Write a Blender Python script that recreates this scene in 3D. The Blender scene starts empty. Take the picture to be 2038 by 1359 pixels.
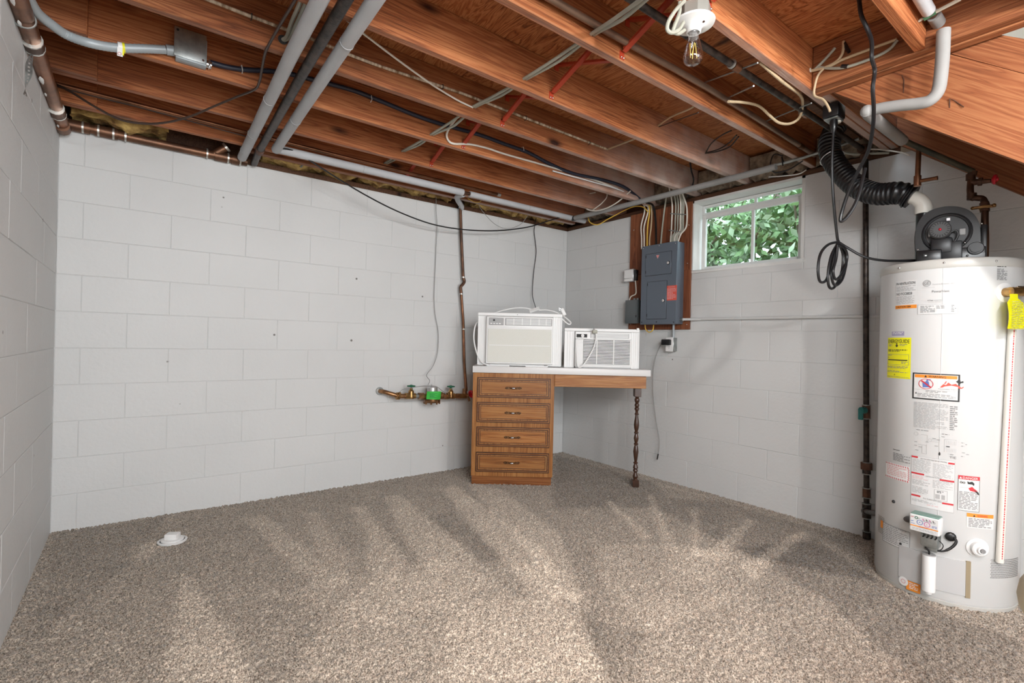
import bpy, bmesh, math, random
import numpy as np
from mathutils import Vector, Matrix
random.seed(7); np.random.seed(7)
SC = bpy.context.scene
COL = SC.collection
PI = math.pi
R_ = math.radians

# ------------------------------------------------------------------ camera
CAM = Vector((.35331, -3.66804, 1.10546)); YAW, PITCH, ROLL, FPX = .64923, 0.0, .023282, 986.976
FWD = Vector((math.sin(YAW), math.cos(YAW), 0)); RT0 = Vector((math.cos(YAW), -math.sin(YAW), 0)); UP0 = Vector((0, 0, 1))
RT = RT0*math.cos(ROLL)+UP0*math.sin(ROLL); UP = -RT0*math.sin(ROLL)+UP0*math.cos(ROLL)
cam_d = bpy.data.cameras.new('camera'); cam = bpy.data.objects.new('camera', cam_d); COL.objects.link(cam)
cam_d.sensor_width = 36; cam_d.sensor_fit = 'HORIZONTAL'; cam_d.lens = 36*FPX/2038; cam_d.clip_start = .02
mc = Matrix((RT, UP, -FWD)).transposed().to_4x4(); mc.translation = CAM
cam.matrix_world = mc
SC.camera = cam

# ------------------------------------------------------------------ light and exposure
SC.view_settings.view_transform = 'Standard'; SC.view_settings.look = 'None'
SC.view_settings.exposure = 0.08; SC.view_settings.gamma = 1; SC.view_settings.use_curve_mapping = False
wd = bpy.data.worlds.new('overcast_sky'); SC.world = wd; wd.use_nodes = True
bg = wd.node_tree.nodes['Background']; bg.inputs[0].default_value = (.78, .89, 1, 1); bg.inputs[1].default_value = 6.5
def lamp(name, kind, loc, power, color=(1, 1, 1), target=None, size=None, size_y=None, radius=None):
    d = bpy.data.lights.new(name, kind); d.energy = power; d.color = color
    if kind == 'AREA':
        d.shape = 'RECTANGLE'; d.size = size; d.size_y = size_y or size
    else: d.shadow_soft_size = radius or .05
    o = bpy.data.objects.new(name, d); COL.objects.link(o); o.location = loc
    if target: o.rotation_euler = (Vector(target)-Vector(loc)).to_track_quat('-Z', 'Y').to_euler()
    return o
# added unseen lamps: small key in place of a flash, side fill, front fill
lamp('added_key_light', 'POINT', (2.0, -4.2, 2.12), 68, (1, .985, .965), radius=.035)
lamp('added_side_fill', 'AREA', (.6, -4.5, 2.12), 80, (.94, .98, 1), (3.3, -.6, .6), .9, .9)
lamp('added_front_fill', 'AREA', (1.6, -6.3, 1.25), 110, (.93, .97, 1), (1.9, -.6, 1.25), 2.8, 1.9)
wl = lamp('window_portal', 'AREA', (4.0, -1.82, 1.95), 1, (1, 1, 1), (0, -1.82, 1.95), .84, .56); wl.data.cycles.is_portal = True

# ------------------------------------------------------------------ projecting points of the photograph onto the planes of the room
def ray(px, py): return FWD+RT*((px-1019)/FPX)+UP*((679.5-py)/FPX)
def P(px, py, ax, v):
    d = ray(px, py); i = 'xyz'.index(ax); return CAM+d*((v-CAM[i])/d[i])
def PN(px, py, O, N):
    d = ray(px, py); return CAM+d*(((Vector(O)-CAM).dot(N))/d.dot(N))
W = 3.80675          # width between left and right wall
WT = 2.23            # top of the block walls
JB, DK = 2.27, 2.462 # joist underside, deck underside
JY = [-2.65, -2.26, -1.825, -1.425, -1.02, -.61, -.21]   # far edge of each joist
JT = .038
def jf(i): return JY[i]-JT      # camera-side face of joist i

# ------------------------------------------------------------------ materials
MATS = {}
def mat(name, col=(.5, .5, .5), rough=.5, metal=0., bump=0., bscale=80., var=0., vscale=6., emit=None, spec=None, col2=None, stretch=None, coat=0.):
    if name in MATS: return MATS[name]
    m = bpy.data.materials.new(name); m.use_nodes = True; nt = m.node_tree; b = nt.nodes['Principled BSDF']
    b.inputs['Base Color'].default_value = (*col, 1); b.inputs['Roughness'].default_value = rough; b.inputs['Metallic'].default_value = metal
    if coat: b.inputs['Coat Weight'].default_value = coat
    if spec is not None: b.inputs['Specular IOR Level'].default_value = spec
    pos = nt.nodes.new('ShaderNodeNewGeometry').outputs['Position']
    if stretch:
        mp = nt.nodes.new('ShaderNodeMapping'); mp.inputs['Scale'].default_value = stretch; nt.links.new(pos, mp.inputs['Vector']); pos = mp.outputs[0]
    if var or col2:
        n = nt.nodes.new('ShaderNodeTexNoise'); n.inputs['Scale'].default_value = vscale; n.inputs['Detail'].default_value = 6
        nt.links.new(pos, n.inputs['Vector'])
        r = nt.nodes.new('ShaderNodeValToRGB'); r.color_ramp.elements[0].position = .35; r.color_ramp.elements[1].position = .65
        c2 = col2 or tuple(max(0, c*(1-var)) for c in col)
        r.color_ramp.elements[0].color = (*c2, 1); r.color_ramp.elements[1].color = (*col, 1)
        nt.links.new(n.outputs['Fac'], r.inputs['Fac']); nt.links.new(r.outputs[0], b.inputs['Base Color'])
    if bump:
        n = nt.nodes.new('ShaderNodeTexNoise'); n.inputs['Scale'].default_value = bscale; n.inputs['Detail'].default_value = 4
        nt.links.new(pos, n.inputs['Vector'])
        bu = nt.nodes.new('ShaderNodeBump'); bu.inputs['Strength'].default_value = bump; bu.inputs['Distance'].default_value = .01
        nt.links.new(n.outputs['Fac'], bu.inputs['Height']); nt.links.new(bu.outputs[0], b.inputs['Normal'])
    if emit: b.inputs['Emission Color'].default_value = (*emit[0], 1); b.inputs['Emission Strength'].default_value = emit[1]
    MATS[name] = m; return m

def pitted(m):
    nt = m.node_tree; N = nt.nodes.new; L = nt.links.new; b = nt.nodes['Principled BSDF']; src = b.inputs['Base Color'].links[0].from_socket
    g = N('ShaderNodeNewGeometry'); v = N('ShaderNodeTexVoronoi'); v.inputs['Scale'].default_value = 4.2; L(g.outputs['Position'], v.inputs['Vector'])
    r = N('ShaderNodeValToRGB'); r.color_ramp.elements[0].position = .030; r.color_ramp.elements[0].color = (0, 0, 0, 1); r.color_ramp.elements[1].position = .040; L(v.outputs['Distance'], r.inputs['Fac'])
    mx = N('ShaderNodeMixRGB'); mx.inputs[1].default_value = (.16, .15, .14, 1); L(r.outputs[0], mx.inputs[0]); L(src, mx.inputs[2]); L(mx.outputs[0], b.inputs['Base Color'])
def wood(name, dark, mid, light, axis, rough=.6, scale=1., knots=True, rand=.25, swirl=0., turn=None):
    """grain along one axis, dark knots, each board its own tone"""
    m = bpy.data.materials.new(name); m.use_nodes = True; nt = m.node_tree; L = nt.links.new; N = nt.nodes.new
    b = nt.nodes['Principled BSDF']; b.inputs['Roughness'].default_value = rough; b.inputs['Specular IOR Level'].default_value = .3
    g = N('ShaderNodeNewGeometry'); oi = N('ShaderNodeObjectInfo')
    off = N('ShaderNodeVectorMath'); off.operation = 'MULTIPLY_ADD'
    cx = N('ShaderNodeCombineXYZ'); L(oi.outputs['Random'], cx.inputs[0]); L(oi.outputs['Random'], cx.inputs[1]); L(oi.outputs['Random'], cx.inputs[2])
    L(cx.outputs[0], off.inputs[0]); off.inputs[1].default_value = (17, 13, 9)
    if turn:
        vr = N('ShaderNodeVectorRotate'); vr.rotation_type = 'EULER_XYZ'; vr.inputs['Rotation'].default_value = turn; L(g.outputs['Position'], vr.inputs['Vector']); L(vr.outputs[0], off.inputs[2])
    else: L(g.outputs['Position'], off.inputs[2])
    mp = N('ShaderNodeMapping'); s = [(26 if not swirl else 14)*scale]*3; s['xyz'.index(axis)] = (1.0 if not swirl else 2.4)*scale; mp.inputs['Scale'].default_value = s; L(off.outputs[0], mp.inputs['Vector'])
    n1 = N('ShaderNodeTexNoise'); n1.inputs['Scale'].default_value = .5 if swirl else 1.0; n1.inputs['Detail'].default_value = 5; n1.inputs['Roughness'].default_value = .5; n1.inputs['Distortion'].default_value = .5+swirl; L(mp.outputs[0], n1.inputs['Vector'])
    # rings: fractional noise bands
    mu = N('ShaderNodeMath'); mu.operation = 'MULTIPLY'; mu.inputs[1].default_value = 16 if swirl else 9; L(n1.outputs['Fac'], mu.inputs[0])
    fr = N('ShaderNodeMath'); fr.operation = 'PINGPONG'; fr.inputs[1].default_value = .5; L(mu.outputs[0], fr.inputs[0])
    n2 = N('ShaderNodeTexNoise'); n2.inputs['Scale'].default_value = 5; n2.inputs['Detail'].default_value = 8; n2.inputs['Roughness'].default_value = .7; L(mp.outputs[0], n2.inputs['Vector'])
    mx = N('ShaderNodeMath'); mx.operation = 'MULTIPLY_ADD'; mx.inputs[1].default_value = 1.25 if swirl else .8; L(fr.outputs[0], mx.inputs[0])
    m2 = N('ShaderNodeMath'); m2.operation = 'MULTIPLY'; m2.inputs[1].default_value = .5; L(n2.outputs['Fac'], m2.inputs[0]); L(m2.outputs[0], mx.inputs[2])
    n3 = N('ShaderNodeTexNoise'); n3.inputs['Scale'].default_value = 2.2; n3.inputs['Detail'].default_value = 3; L(off.outputs[0], n3.inputs['Vector'])
    m3 = N('ShaderNodeMath'); m3.operation = 'MULTIPLY_ADD'; m3.inputs[1].default_value = .5; L(n3.outputs['Fac'], m3.inputs[0]); L(mx.outputs[0], m3.inputs[2])
    m4 = N('ShaderNodeMath'); m4.operation = 'SUBTRACT'; m4.inputs[1].default_value = .22; L(m3.outputs[0], m4.inputs[0])
    r = N('ShaderNodeValToRGB'); e = r.color_ramp.elements; e[0].position = .08; e[0].color = (*dark, 1); e[1].position = .8; e[1].color = (*light, 1)
    q = e.new(.38); q.color = (*mid, 1); L(m4.outputs[0], r.inputs['Fac'])
    out = r.outputs[0]
    if knots:
        mk = N('ShaderNodeMapping'); sk = [5.2]*3; sk['xyz'.index(axis)] = 1.9; mk.inputs['Scale'].default_value = sk; L(off.outputs[0], mk.inputs['Vector'])
        v = N('ShaderNodeTexVoronoi'); v.inputs['Scale'].default_value = 1.0; v.inputs['Randomness'].default_value = 1; L(mk.outputs[0], v.inputs['Vector'])
        kr = N('ShaderNodeValToRGB'); ke = kr.color_ramp.elements; ke[0].position = .05; ke[0].color = (0, 0, 0, 1); ke[1].position = .15; ke[1].color = (1, 1, 1, 1); L(v.outputs['Distance'], kr.inputs['Fac'])
        mm = N('ShaderNodeMixRGB'); mm.inputs[1].default_value = (dark[0]*.35, dark[1]*.3, dark[2]*.3, 1); L(kr.outputs[0], mm.inputs[0]); L(out, mm.inputs[2]); out = mm.outputs[0]
    hs = N('ShaderNodeHueSaturation'); mr = N('ShaderNodeMapRange'); mr.inputs[3].default_value = 1-rand; mr.inputs[4].default_value = 1+rand; L(oi.outputs['Random'], mr.inputs[0]); L(mr.outputs[0], hs.inputs['Value'])
    L(out, hs.inputs['Color']); L(hs.outputs[0], b.inputs['Base Color'])
    bu = N('ShaderNodeBump'); bu.inputs['Strength'].default_value = .25; bu.inputs['Distance'].default_value = .004; L(m4.outputs[0], bu.inputs['Height']); L(bu.outputs[0], b.inputs['Normal'])
    MATS[name] = m; return m

def painted_daylight(m):
    """pale daylight put into the wood colour at the window ends and joist undersides"""
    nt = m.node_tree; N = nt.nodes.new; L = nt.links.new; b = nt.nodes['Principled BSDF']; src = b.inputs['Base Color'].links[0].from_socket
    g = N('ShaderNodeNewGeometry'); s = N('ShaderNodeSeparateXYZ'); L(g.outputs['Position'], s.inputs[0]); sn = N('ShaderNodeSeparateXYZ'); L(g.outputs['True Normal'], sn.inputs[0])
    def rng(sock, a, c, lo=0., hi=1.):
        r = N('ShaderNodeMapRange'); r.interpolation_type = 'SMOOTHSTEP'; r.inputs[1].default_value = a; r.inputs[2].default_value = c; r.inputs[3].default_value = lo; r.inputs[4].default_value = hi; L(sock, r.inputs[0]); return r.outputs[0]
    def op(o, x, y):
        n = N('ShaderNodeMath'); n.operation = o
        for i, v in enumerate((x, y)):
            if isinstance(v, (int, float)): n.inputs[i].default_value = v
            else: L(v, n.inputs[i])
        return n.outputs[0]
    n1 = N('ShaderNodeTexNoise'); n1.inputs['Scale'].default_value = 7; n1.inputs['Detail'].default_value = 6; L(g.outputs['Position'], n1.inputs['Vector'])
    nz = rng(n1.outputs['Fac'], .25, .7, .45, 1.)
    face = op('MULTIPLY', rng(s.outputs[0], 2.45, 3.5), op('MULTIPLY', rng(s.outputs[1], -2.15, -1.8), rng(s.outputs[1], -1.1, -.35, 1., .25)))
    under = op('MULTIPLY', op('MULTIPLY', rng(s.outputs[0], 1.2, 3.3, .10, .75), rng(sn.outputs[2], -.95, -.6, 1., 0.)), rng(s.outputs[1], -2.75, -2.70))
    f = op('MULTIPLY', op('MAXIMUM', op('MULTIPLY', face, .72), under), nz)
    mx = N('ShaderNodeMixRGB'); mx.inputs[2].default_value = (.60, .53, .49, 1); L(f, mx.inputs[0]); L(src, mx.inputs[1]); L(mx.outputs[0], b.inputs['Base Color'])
def thin_glass(name, tint, mixmin=.04, rough=.02):
    m = bpy.data.materials.new(name); m.use_nodes = True; nt = m.node_tree; nt.nodes.clear(); N = nt.nodes.new; L = nt.links.new
    o = N('ShaderNodeOutputMaterial'); mi = N('ShaderNodeMixShader'); t = N('ShaderNodeBsdfTransparent'); g = N('ShaderNodeBsdfGlossy')
    t.inputs[0].default_value = (*tint, 1); g.inputs['Roughness'].default_value = rough
    fr = N('ShaderNodeLayerWeight'); fr.inputs['Blend'].default_value = .25
    mr = N('ShaderNodeMapRange'); mr.inputs[3].default_value = mixmin; mr.inputs[4].default_value = .8; L(fr.outputs['Facing'], mr.inputs[0])
    L(mr.outputs[0], mi.inputs[0]); L(t.outputs[0], mi.inputs[1]); L(g.outputs[0], mi.inputs[2]); L(mi.outputs[0], o.inputs[0])
    MATS[name] = m; return m

M_wall = mat('painted_block', (.64, .645, .64), .55, bump=.22, bscale=45, var=.05, vscale=1.6)
pitted(M_wall)
M_joint = mat('painted_joint', (.60, .605, .60), .65, bump=.3, bscale=70)
M_joist = wood('joist_wood', (.085, .025, .010), (.285, .088, .030), (.45, .18, .070), 'x')
painted_daylight(M_joist)  # window light painted onto the joist ends and undersides
M_joisty = wood('header_wood', (.085, .028, .011), (.25, .082, .031), (.39, .16, .066), 'y', rand=.12)
M_strg = wood('stringer_wood', (.085, .028, .012), (.25, .080, .030), (.36, .145, .06), 'y', rand=.08, scale=.8, turn=(R_(-38.5), 0, 0))
M_ply = wood('plywood', (.035, .010, .004), (.34, .105, .033), (.50, .20, .075), 'y', swirl=.9, rand=.10, scale=1.15)
M_darkwood = wood('old_dark_wood', (.03, .014, .008), (.10, .045, .024), (.17, .085, .045), 'y', rand=.2)
M_board = wood('panel_board_wood', (.05, .014, .008), (.16, .05, .022), (.26, .095, .042), 'z', rand=.1, knots=False)
M_maple = wood('honey_maple', (.13, .045, .012), (.31, .125, .036), (.42, .20, .068), 'z', rough=.38, scale=.7, knots=False, rand=.02)
M_maplex = wood('honey_maple_cross', (.11, .036, .010), (.30, .115, .032), (.41, .19, .062), 'x', rough=.38, scale=.6, knots=False, rand=.16, turn=(0, 0, R_(37.4)))
M_glaze = mat('dark_glaze', (.07, .022, .008), .4, var=.4, vscale=30)
M_kick = wood('stained_base_wood', (.07, .02, .007), (.19, .062, .017), (.28, .11, .035), 'x', rough=.4, scale=.6, knots=False, rand=.02, turn=(0, 0, R_(37.4)))
M_tarn = mat('tarnished_pipe', (.30, .20, .14), .32, .6, col2=(.17, .10, .07), vscale=7)
M_legwood = mat('dark_turned_wood', (.060, .024, .012), .32, var=.35, vscale=14, coat=.3)
M_insul = mat('mineral_wool', (.62, .42, .14), .95, bump=1., bscale=60, col2=(.20, .10, .03), vscale=16)
M_insulg = mat('dusty_wool', (.36, .29, .21), .95, bump=1., bscale=60, col2=(.12, .085, .06), vscale=18)
M_copper = mat('aged_copper', (.36, .16, .085), .38, .85, col2=(.16, .075, .04), vscale=9)
M_copperd = mat('dull_copper', (.22, .11, .065), .45, .8, col2=(.09, .05, .035), vscale=8)
M_brass = mat('brass', (.55, .34, .13), .32, .9, col2=(.26, .14, .06), vscale=25)
M_bronze = mat('bronze_body', (.38, .20, .09), .38, .8, col2=(.16, .08, .04), vscale=22)
M_solder = mat('solder', (.62, .62, .58), .35, .8)
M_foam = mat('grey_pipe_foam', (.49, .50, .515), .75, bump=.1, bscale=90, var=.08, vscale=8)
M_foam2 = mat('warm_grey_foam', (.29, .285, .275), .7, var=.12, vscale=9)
M_iron = mat('black_iron', (.075, .055, .045), .40, .55, col2=(.018, .014, .012), vscale=30, bump=.15, bscale=120)
M_ironr = mat('rusty_iron', (.16, .075, .045), .6, .4, col2=(.06, .03, .02), vscale=25)
M_galv = mat('galvanised', (.42, .44, .43), .42, .75, col2=(.26, .28, .27), vscale=22)
M_conduit = mat('grey_conduit', (.36, .40, .42), .4, .1)
M_black = mat('black_plastic', (.008, .008, .009), .34)
M_rubber = mat('black_rubber', (.008, .008, .009), .38)
M_navy = mat('blue_black_cable', (.02, .025, .045), .42)
M_white = mat('white_plastic', (.80, .80, .79), .38)
M_braid = mat('braided_cloth', (.66, .56, .42), .7, col2=(.20, .12, .06), vscale=1.0, stretch=(60, 12, 12))
M_wcable = mat('white_cable', (.70, .66, .58), .5)
M_tcable = mat('tan_cable', (.52, .40, .25), .55)
M_gcable = mat('grey_green_cable', (.40, .40, .33), .55, var=.2, vscale=12)
M_ycable = mat('yellow_cable', (.75, .48, .07), .5)
M_dcable = mat('dark_brown_cable', (.05, .03, .022), .5)
M_gwire = mat('thin_grey_wire', (.25, .25, .24), .5)
M_red = mat('red_paint_steel', (.46, .055, .022), .42, .15, var=.2, vscale=20)
M_redh = mat('red_handle', (.62, .012, .03), .35)
M_green = mat('green_handle', (.01, .12, .06), .4)
M_teal = mat('teal_handle', (.01, .16, .15), .4)
M_tag = mat('green_tag_paper', (.10, .75, .13), .6)
M_ytag = mat('yellow_tag', (.80, .76, .02), .55)
M_steel = mat('bright_steel', (.70, .70, .70), .25, 1.)
M_alum = mat('brushed_aluminium', (.62, .62, .63), .32, .7)
M_lam = mat('white_laminate', (.70, .69, .68), .35)
M_ac = mat('ac_white', (.78, .78, .77), .42)
M_ac2 = mat('ac_grille_cream', (.66, .65, .60), .55)
M_acd = mat('ac_grey', (.36, .36, .36), .45)
M_dark = mat('dark_gap', (.02, .02, .02), .7)
M_panel = mat('slate_enamel', (.125, .15, .185), .36, .25)
M_panel2 = mat('grey_box_enamel', (.13, .145, .15), .42, .2)
M_heat = mat('heater_enamel', (.62, .625, .62), .28, coat=.35)
M_rim = mat('heater_rim', (.50, .49, .46), .35)
M_pvc = mat('white_pvc', (.74, .72, .66), .4)
M_porc = mat('porcelain', (.80, .80, .78), .2, coat=.4)
M_octo = mat('octagon_box', (.42, .42, .38), .4, .5)
M_print = mat('black_print', (.02, .02, .02), .6)
M_gprint = mat('grey_print', (.22, .22, .22), .6)
M_lprint = mat('light_grey_print', (.40, .40, .40), .6)
M_rprint = mat('red_print', (.55, .03, .04), .6)
M_oprint = mat('orange_print', (.80, .27, .03), .6)
M_bprint = mat('blue_print', (.10, .16, .42), .6)
M_yprint = mat('bright_yellow_print', (.85, .82, .01), .55)
M_wprint = mat('white_print', (.78, .78, .77), .5)
M_pprint = mat('pink_print', (.70, .42, .42), .6)
M_label = mat('label_paper', (.66, .665, .66), .4)
M_redlab = mat('red_sticker', (.70, .10, .07), .5)
M_frame = mat('window_white', (.74, .74, .72), .5, bump=.12, bscale=40, var=.06, vscale=9)
M_glass = thin_glass('window_glass', (.93, .97, .95))
M_bulb = thin_glass('bulb_glass', (.96, .96, .96), .05)
M_fil = mat('led_filament', (.75, .55, .14), .5, emit=((1, .72, .22), .2))
M_leaf = mat('hedge_leaf', (.22, .37, .15), .55, col2=(.10, .20, .07), vscale=7)
M_leaf2 = mat('hedge_leaf_grey', (.36, .46, .31), .55, col2=(.17, .27, .13), vscale=7)
M_stem = mat('hedge_stem', (.12, .09, .06), .8)
M_soil = mat('outside_ground', (.30, .29, .22), .9, bump=.6, bscale=30, var=.3)
M_drywall = mat('cream_drywall', (.50, .45, .36), .7)
M_beige = mat('pale_beige_vinyl', (.62, .56, .40), .55)
M_dirt = mat('dust_brown', (.10, .075, .06), .9)

# ------------------------------------------------------------------ mesh helpers
MW = {}
def thing(name, label, cat, loc=(0, 0, 0), rotz=0., group=None):
    o = bpy.data.objects.new(name, None); COL.objects.link(o); o.location = loc; o.rotation_euler = (0, 0, rotz); o.empty_display_size = .05
    o['label'] = label; o['category'] = cat
    if group: o['group'] = group
    MW[o] = Matrix.Translation(Vector(loc)) @ Matrix.Rotation(rotz, 4, 'Z'); return o
def tag(o, label, cat, group=None):
    o['label'] = label; o['category'] = cat
    if group: o['group'] = group
    return o
def mesh(bm, name, mats, ang=38):
    bmesh.ops.recalc_face_normals(bm, faces=bm.faces[:])
    me = bpy.data.meshes.new(name); bm.to_mesh(me); bm.free()
    for m in (mats if isinstance(mats, (list, tuple)) else [mats]): me.materials.append(m)
    me.shade_smooth(); me.set_sharp_from_angle(angle=R_(ang)); return me
def obj(name, bm, mats, parent=None, world=True, ang=38, label=None):
    if parent is None:
        bm.verts.ensure_lookup_table(); lo = Vector((min(v.co.x for v in bm.verts)+max(v.co.x for v in bm.verts), min(v.co.y for v in bm.verts)+max(v.co.y for v in bm.verts), 2*min(v.co.z for v in bm.verts)))/2
        bm.transform(Matrix.Translation(-lo)); M = Matrix.Translation(lo)
    else:
        M = MW[parent]
        if world: bm.transform(M.inverted())
    o = bpy.data.objects.new(name, mesh(bm, name, mats, ang)); COL.objects.link(o)
    if parent is None: o.location = lo
    else: o.parent = parent
    if label: o['label'] = label
    MW[o] = M; return o
def new(): return bmesh.new()
def box(bm, x0, x1, y0, y1, z0, z1, mi=0, M=None, bevel=0, seg=2):
    vs = [bm.verts.new((x, y, z)) for x in (x0, x1) for y in (y0, y1) for z in (z0, z1)]
    if M is not None:
        for v in vs: v.co = M @ v.co
    fs = [bm.faces.new([vs[i] for i in f]) for f in ((0, 1, 3, 2), (4, 6, 7, 5), (0, 4, 5, 1), (2, 3, 7, 6), (0, 2, 6, 4), (1, 5, 7, 3))]
    for f in fs: f.material_index = mi
    if bevel:
        es = {e for f in fs for e in f.edges}
        r = bmesh.ops.bevel(bm, geom=list(es), offset=bevel, segments=seg, profile=.5, affect='EDGES', clamp_overlap=True)
        for f in r['faces']: f.material_index = mi
    return bm
def smooth_path(pts, n=6):
    pts = [Vector(p) for p in pts]
    if len(pts) < 3 or n <= 1: return pts
    q = [pts[0]*2-pts[1]]+pts+[pts[-1]*2-pts[-2]]; out = []
    for i in range(1, len(q)-2):
        a, b, c, d = q[i-1:i+3]
        for k in range(n):
            t = k/n; out.append(.5*((2*b)+(c-a)*t+(2*a-5*b+4*c-d)*t*t+(3*b-a-3*c+d)*t**3))
    out.append(pts[-1]); return out
def tube(bm, pts, r, n=8, mi=0, sm=0, caps=True, ell=None):
    pts = smooth_path(pts, sm) if sm else [Vector(p) for p in pts]
    pts = [p for i, p in enumerate(pts) if i == 0 or (p-pts[i-1]).length > 1e-5]
    rs = r if isinstance(r, (list, tuple)) else [r]*len(pts)
    if len(rs) != len(pts): rs = [rs[min(int(i*len(rs)/len(pts)), len(rs)-1)] for i in range(len(pts))]
    rings = []; up = None
    for i, p in enumerate(pts):
        t = (pts[min(i+1, len(pts)-1)]-pts[max(i-1, 0)]).normalized()
        if up is None:
            up = Vector((0, 0, 1)) if abs(t.z) < .9 else Vector((1, 0, 0))
        up = (up-t*up.dot(t)).normalized(); s = t.cross(up)
        rr = rs[i]
        if 0 < i < len(pts)-1:      # keep the section round through a mitre
            a = (p-pts[i-1]).normalized(); b = (pts[i+1]-p).normalized(); c = max(.5, math.sqrt(max(0, (1+a.dot(b))/2)))
        else: c = 1
        e = ell or 1
        rings.append([bm.verts.new(p+(up*math.cos(2*PI*k/n)*e+s*math.sin(2*PI*k/n))*rr) for k in range(n)])
    for a, b in zip(rings, rings[1:]):
        for k in range(n):
            f = bm.faces.new((a[k], a[(k+1) % n], b[(k+1) % n], b[k])); f.material_index = mi
    if caps:
        f = bm.faces.new(rings[0][::-1]); f.material_index = mi; f = bm.faces.new(rings[-1]); f.material_index = mi
    return bm
def lathe(bm, prof, n=20, M=None, mi=0):
    """profile (radius, height) about local Z"""
    M = M or Matrix(); rings = []
    for r, z in prof:
        if r < 1e-5: rings.append([bm.verts.new(M @ Vector((0, 0, z)))])
        else: rings.append([bm.verts.new(M @ Vector((r*math.cos(2*PI*k/n), r*math.sin(2*PI*k/n), z))) for k in range(n)])
    for a, b in zip(rings, rings[1:]):
        for k in range(n):
            A, A2, B, B2 = a[k % len(a)], a[(k+1) % len(a)], b[k % len(b)], b[(k+1) % len(b)]
            vs = []
            for v in (A, A2, B2, B):
                if v not in vs: vs.append(v)
            if len(vs) > 2: bm.faces.new(vs).material_index = mi
    for rg, fl in ((rings[0], True), (rings[-1], False)):
        if len(rg) > 2: bm.faces.new(rg[::-1] if fl else rg).material_index = mi
    return bm
def cyl(bm, a, b, r, n=14, mi=0): return tube(bm, [a, b], r, n, mi)
def prism(bm, poly, d, M=None, mi=0):
    """2-D polygon in local XY extruded d along local Z"""
    M = M or Matrix(); lo = [bm.verts.new(M @ Vector((x, y, 0))) for x, y in poly]; hi = [bm.verts.new(M @ Vector((x, y, d))) for x, y in poly]
    fs = [bm.faces.new(lo[::-1]), bm.faces.new(hi)]
    for i in range(len(poly)):
        j = (i+1) % len(poly); fs.append(bm.faces.new((lo[i], lo[j], hi[j], hi[i])))
    for f in fs: f.material_index = mi
    return bm
def ball(bm, c, r, n=10, mi=0, M=None):
    prof = [(r*math.sin(PI*i/n), -r*math.cos(PI*i/n)) for i in range(n+1)]; prof[0] = (0, -r); prof[-1] = (0, r)
    return lathe(bm, prof, n+4, Matrix.Translation(Vector(c)) @ (M or Matrix()), mi)
def axis_m(p, d, x=None):
    """matrix at p whose Z is d"""
    d = Vector(d).normalized(); x = Vector(x) if x else (Vector((1, 0, 0)) if abs(d.x) < .9 else Vector((0, 0, 1)))
    y = d.cross(x).normalized(); x = y.cross(d); m = Matrix((x, y, d)).transposed().to_4x4(); m.translation = Vector(p); return m
def run(name, pts, r, m, label, cat, group=None, n=8, sm=6, ell=None):
    return tag(obj(name, tube(new(), pts, r, n, sm=sm, ell=ell), m), label, cat, group)
def torus(bm, c, R, r, M=None, n=24, k=8, mi=0):
    M = (Matrix.Translation(Vector(c)) @ (M or Matrix())); rings = []
    for i in range(n):
        a = 2*PI*i/n; rings.append([bm.verts.new(M @ Vector(((R+r*math.cos(2*PI*j/k))*math.cos(a), (R+r*math.cos(2*PI*j/k))*math.sin(a), r*math.sin(2*PI*j/k)))) for j in range(k)])
    for i in range(n):
        a, b = rings[i], rings[(i+1) % n]
        for j in range(k): bm.faces.new((a[j], a[(j+1) % k], b[(j+1) % k], b[j])).material_index = mi
    return bm

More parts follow.
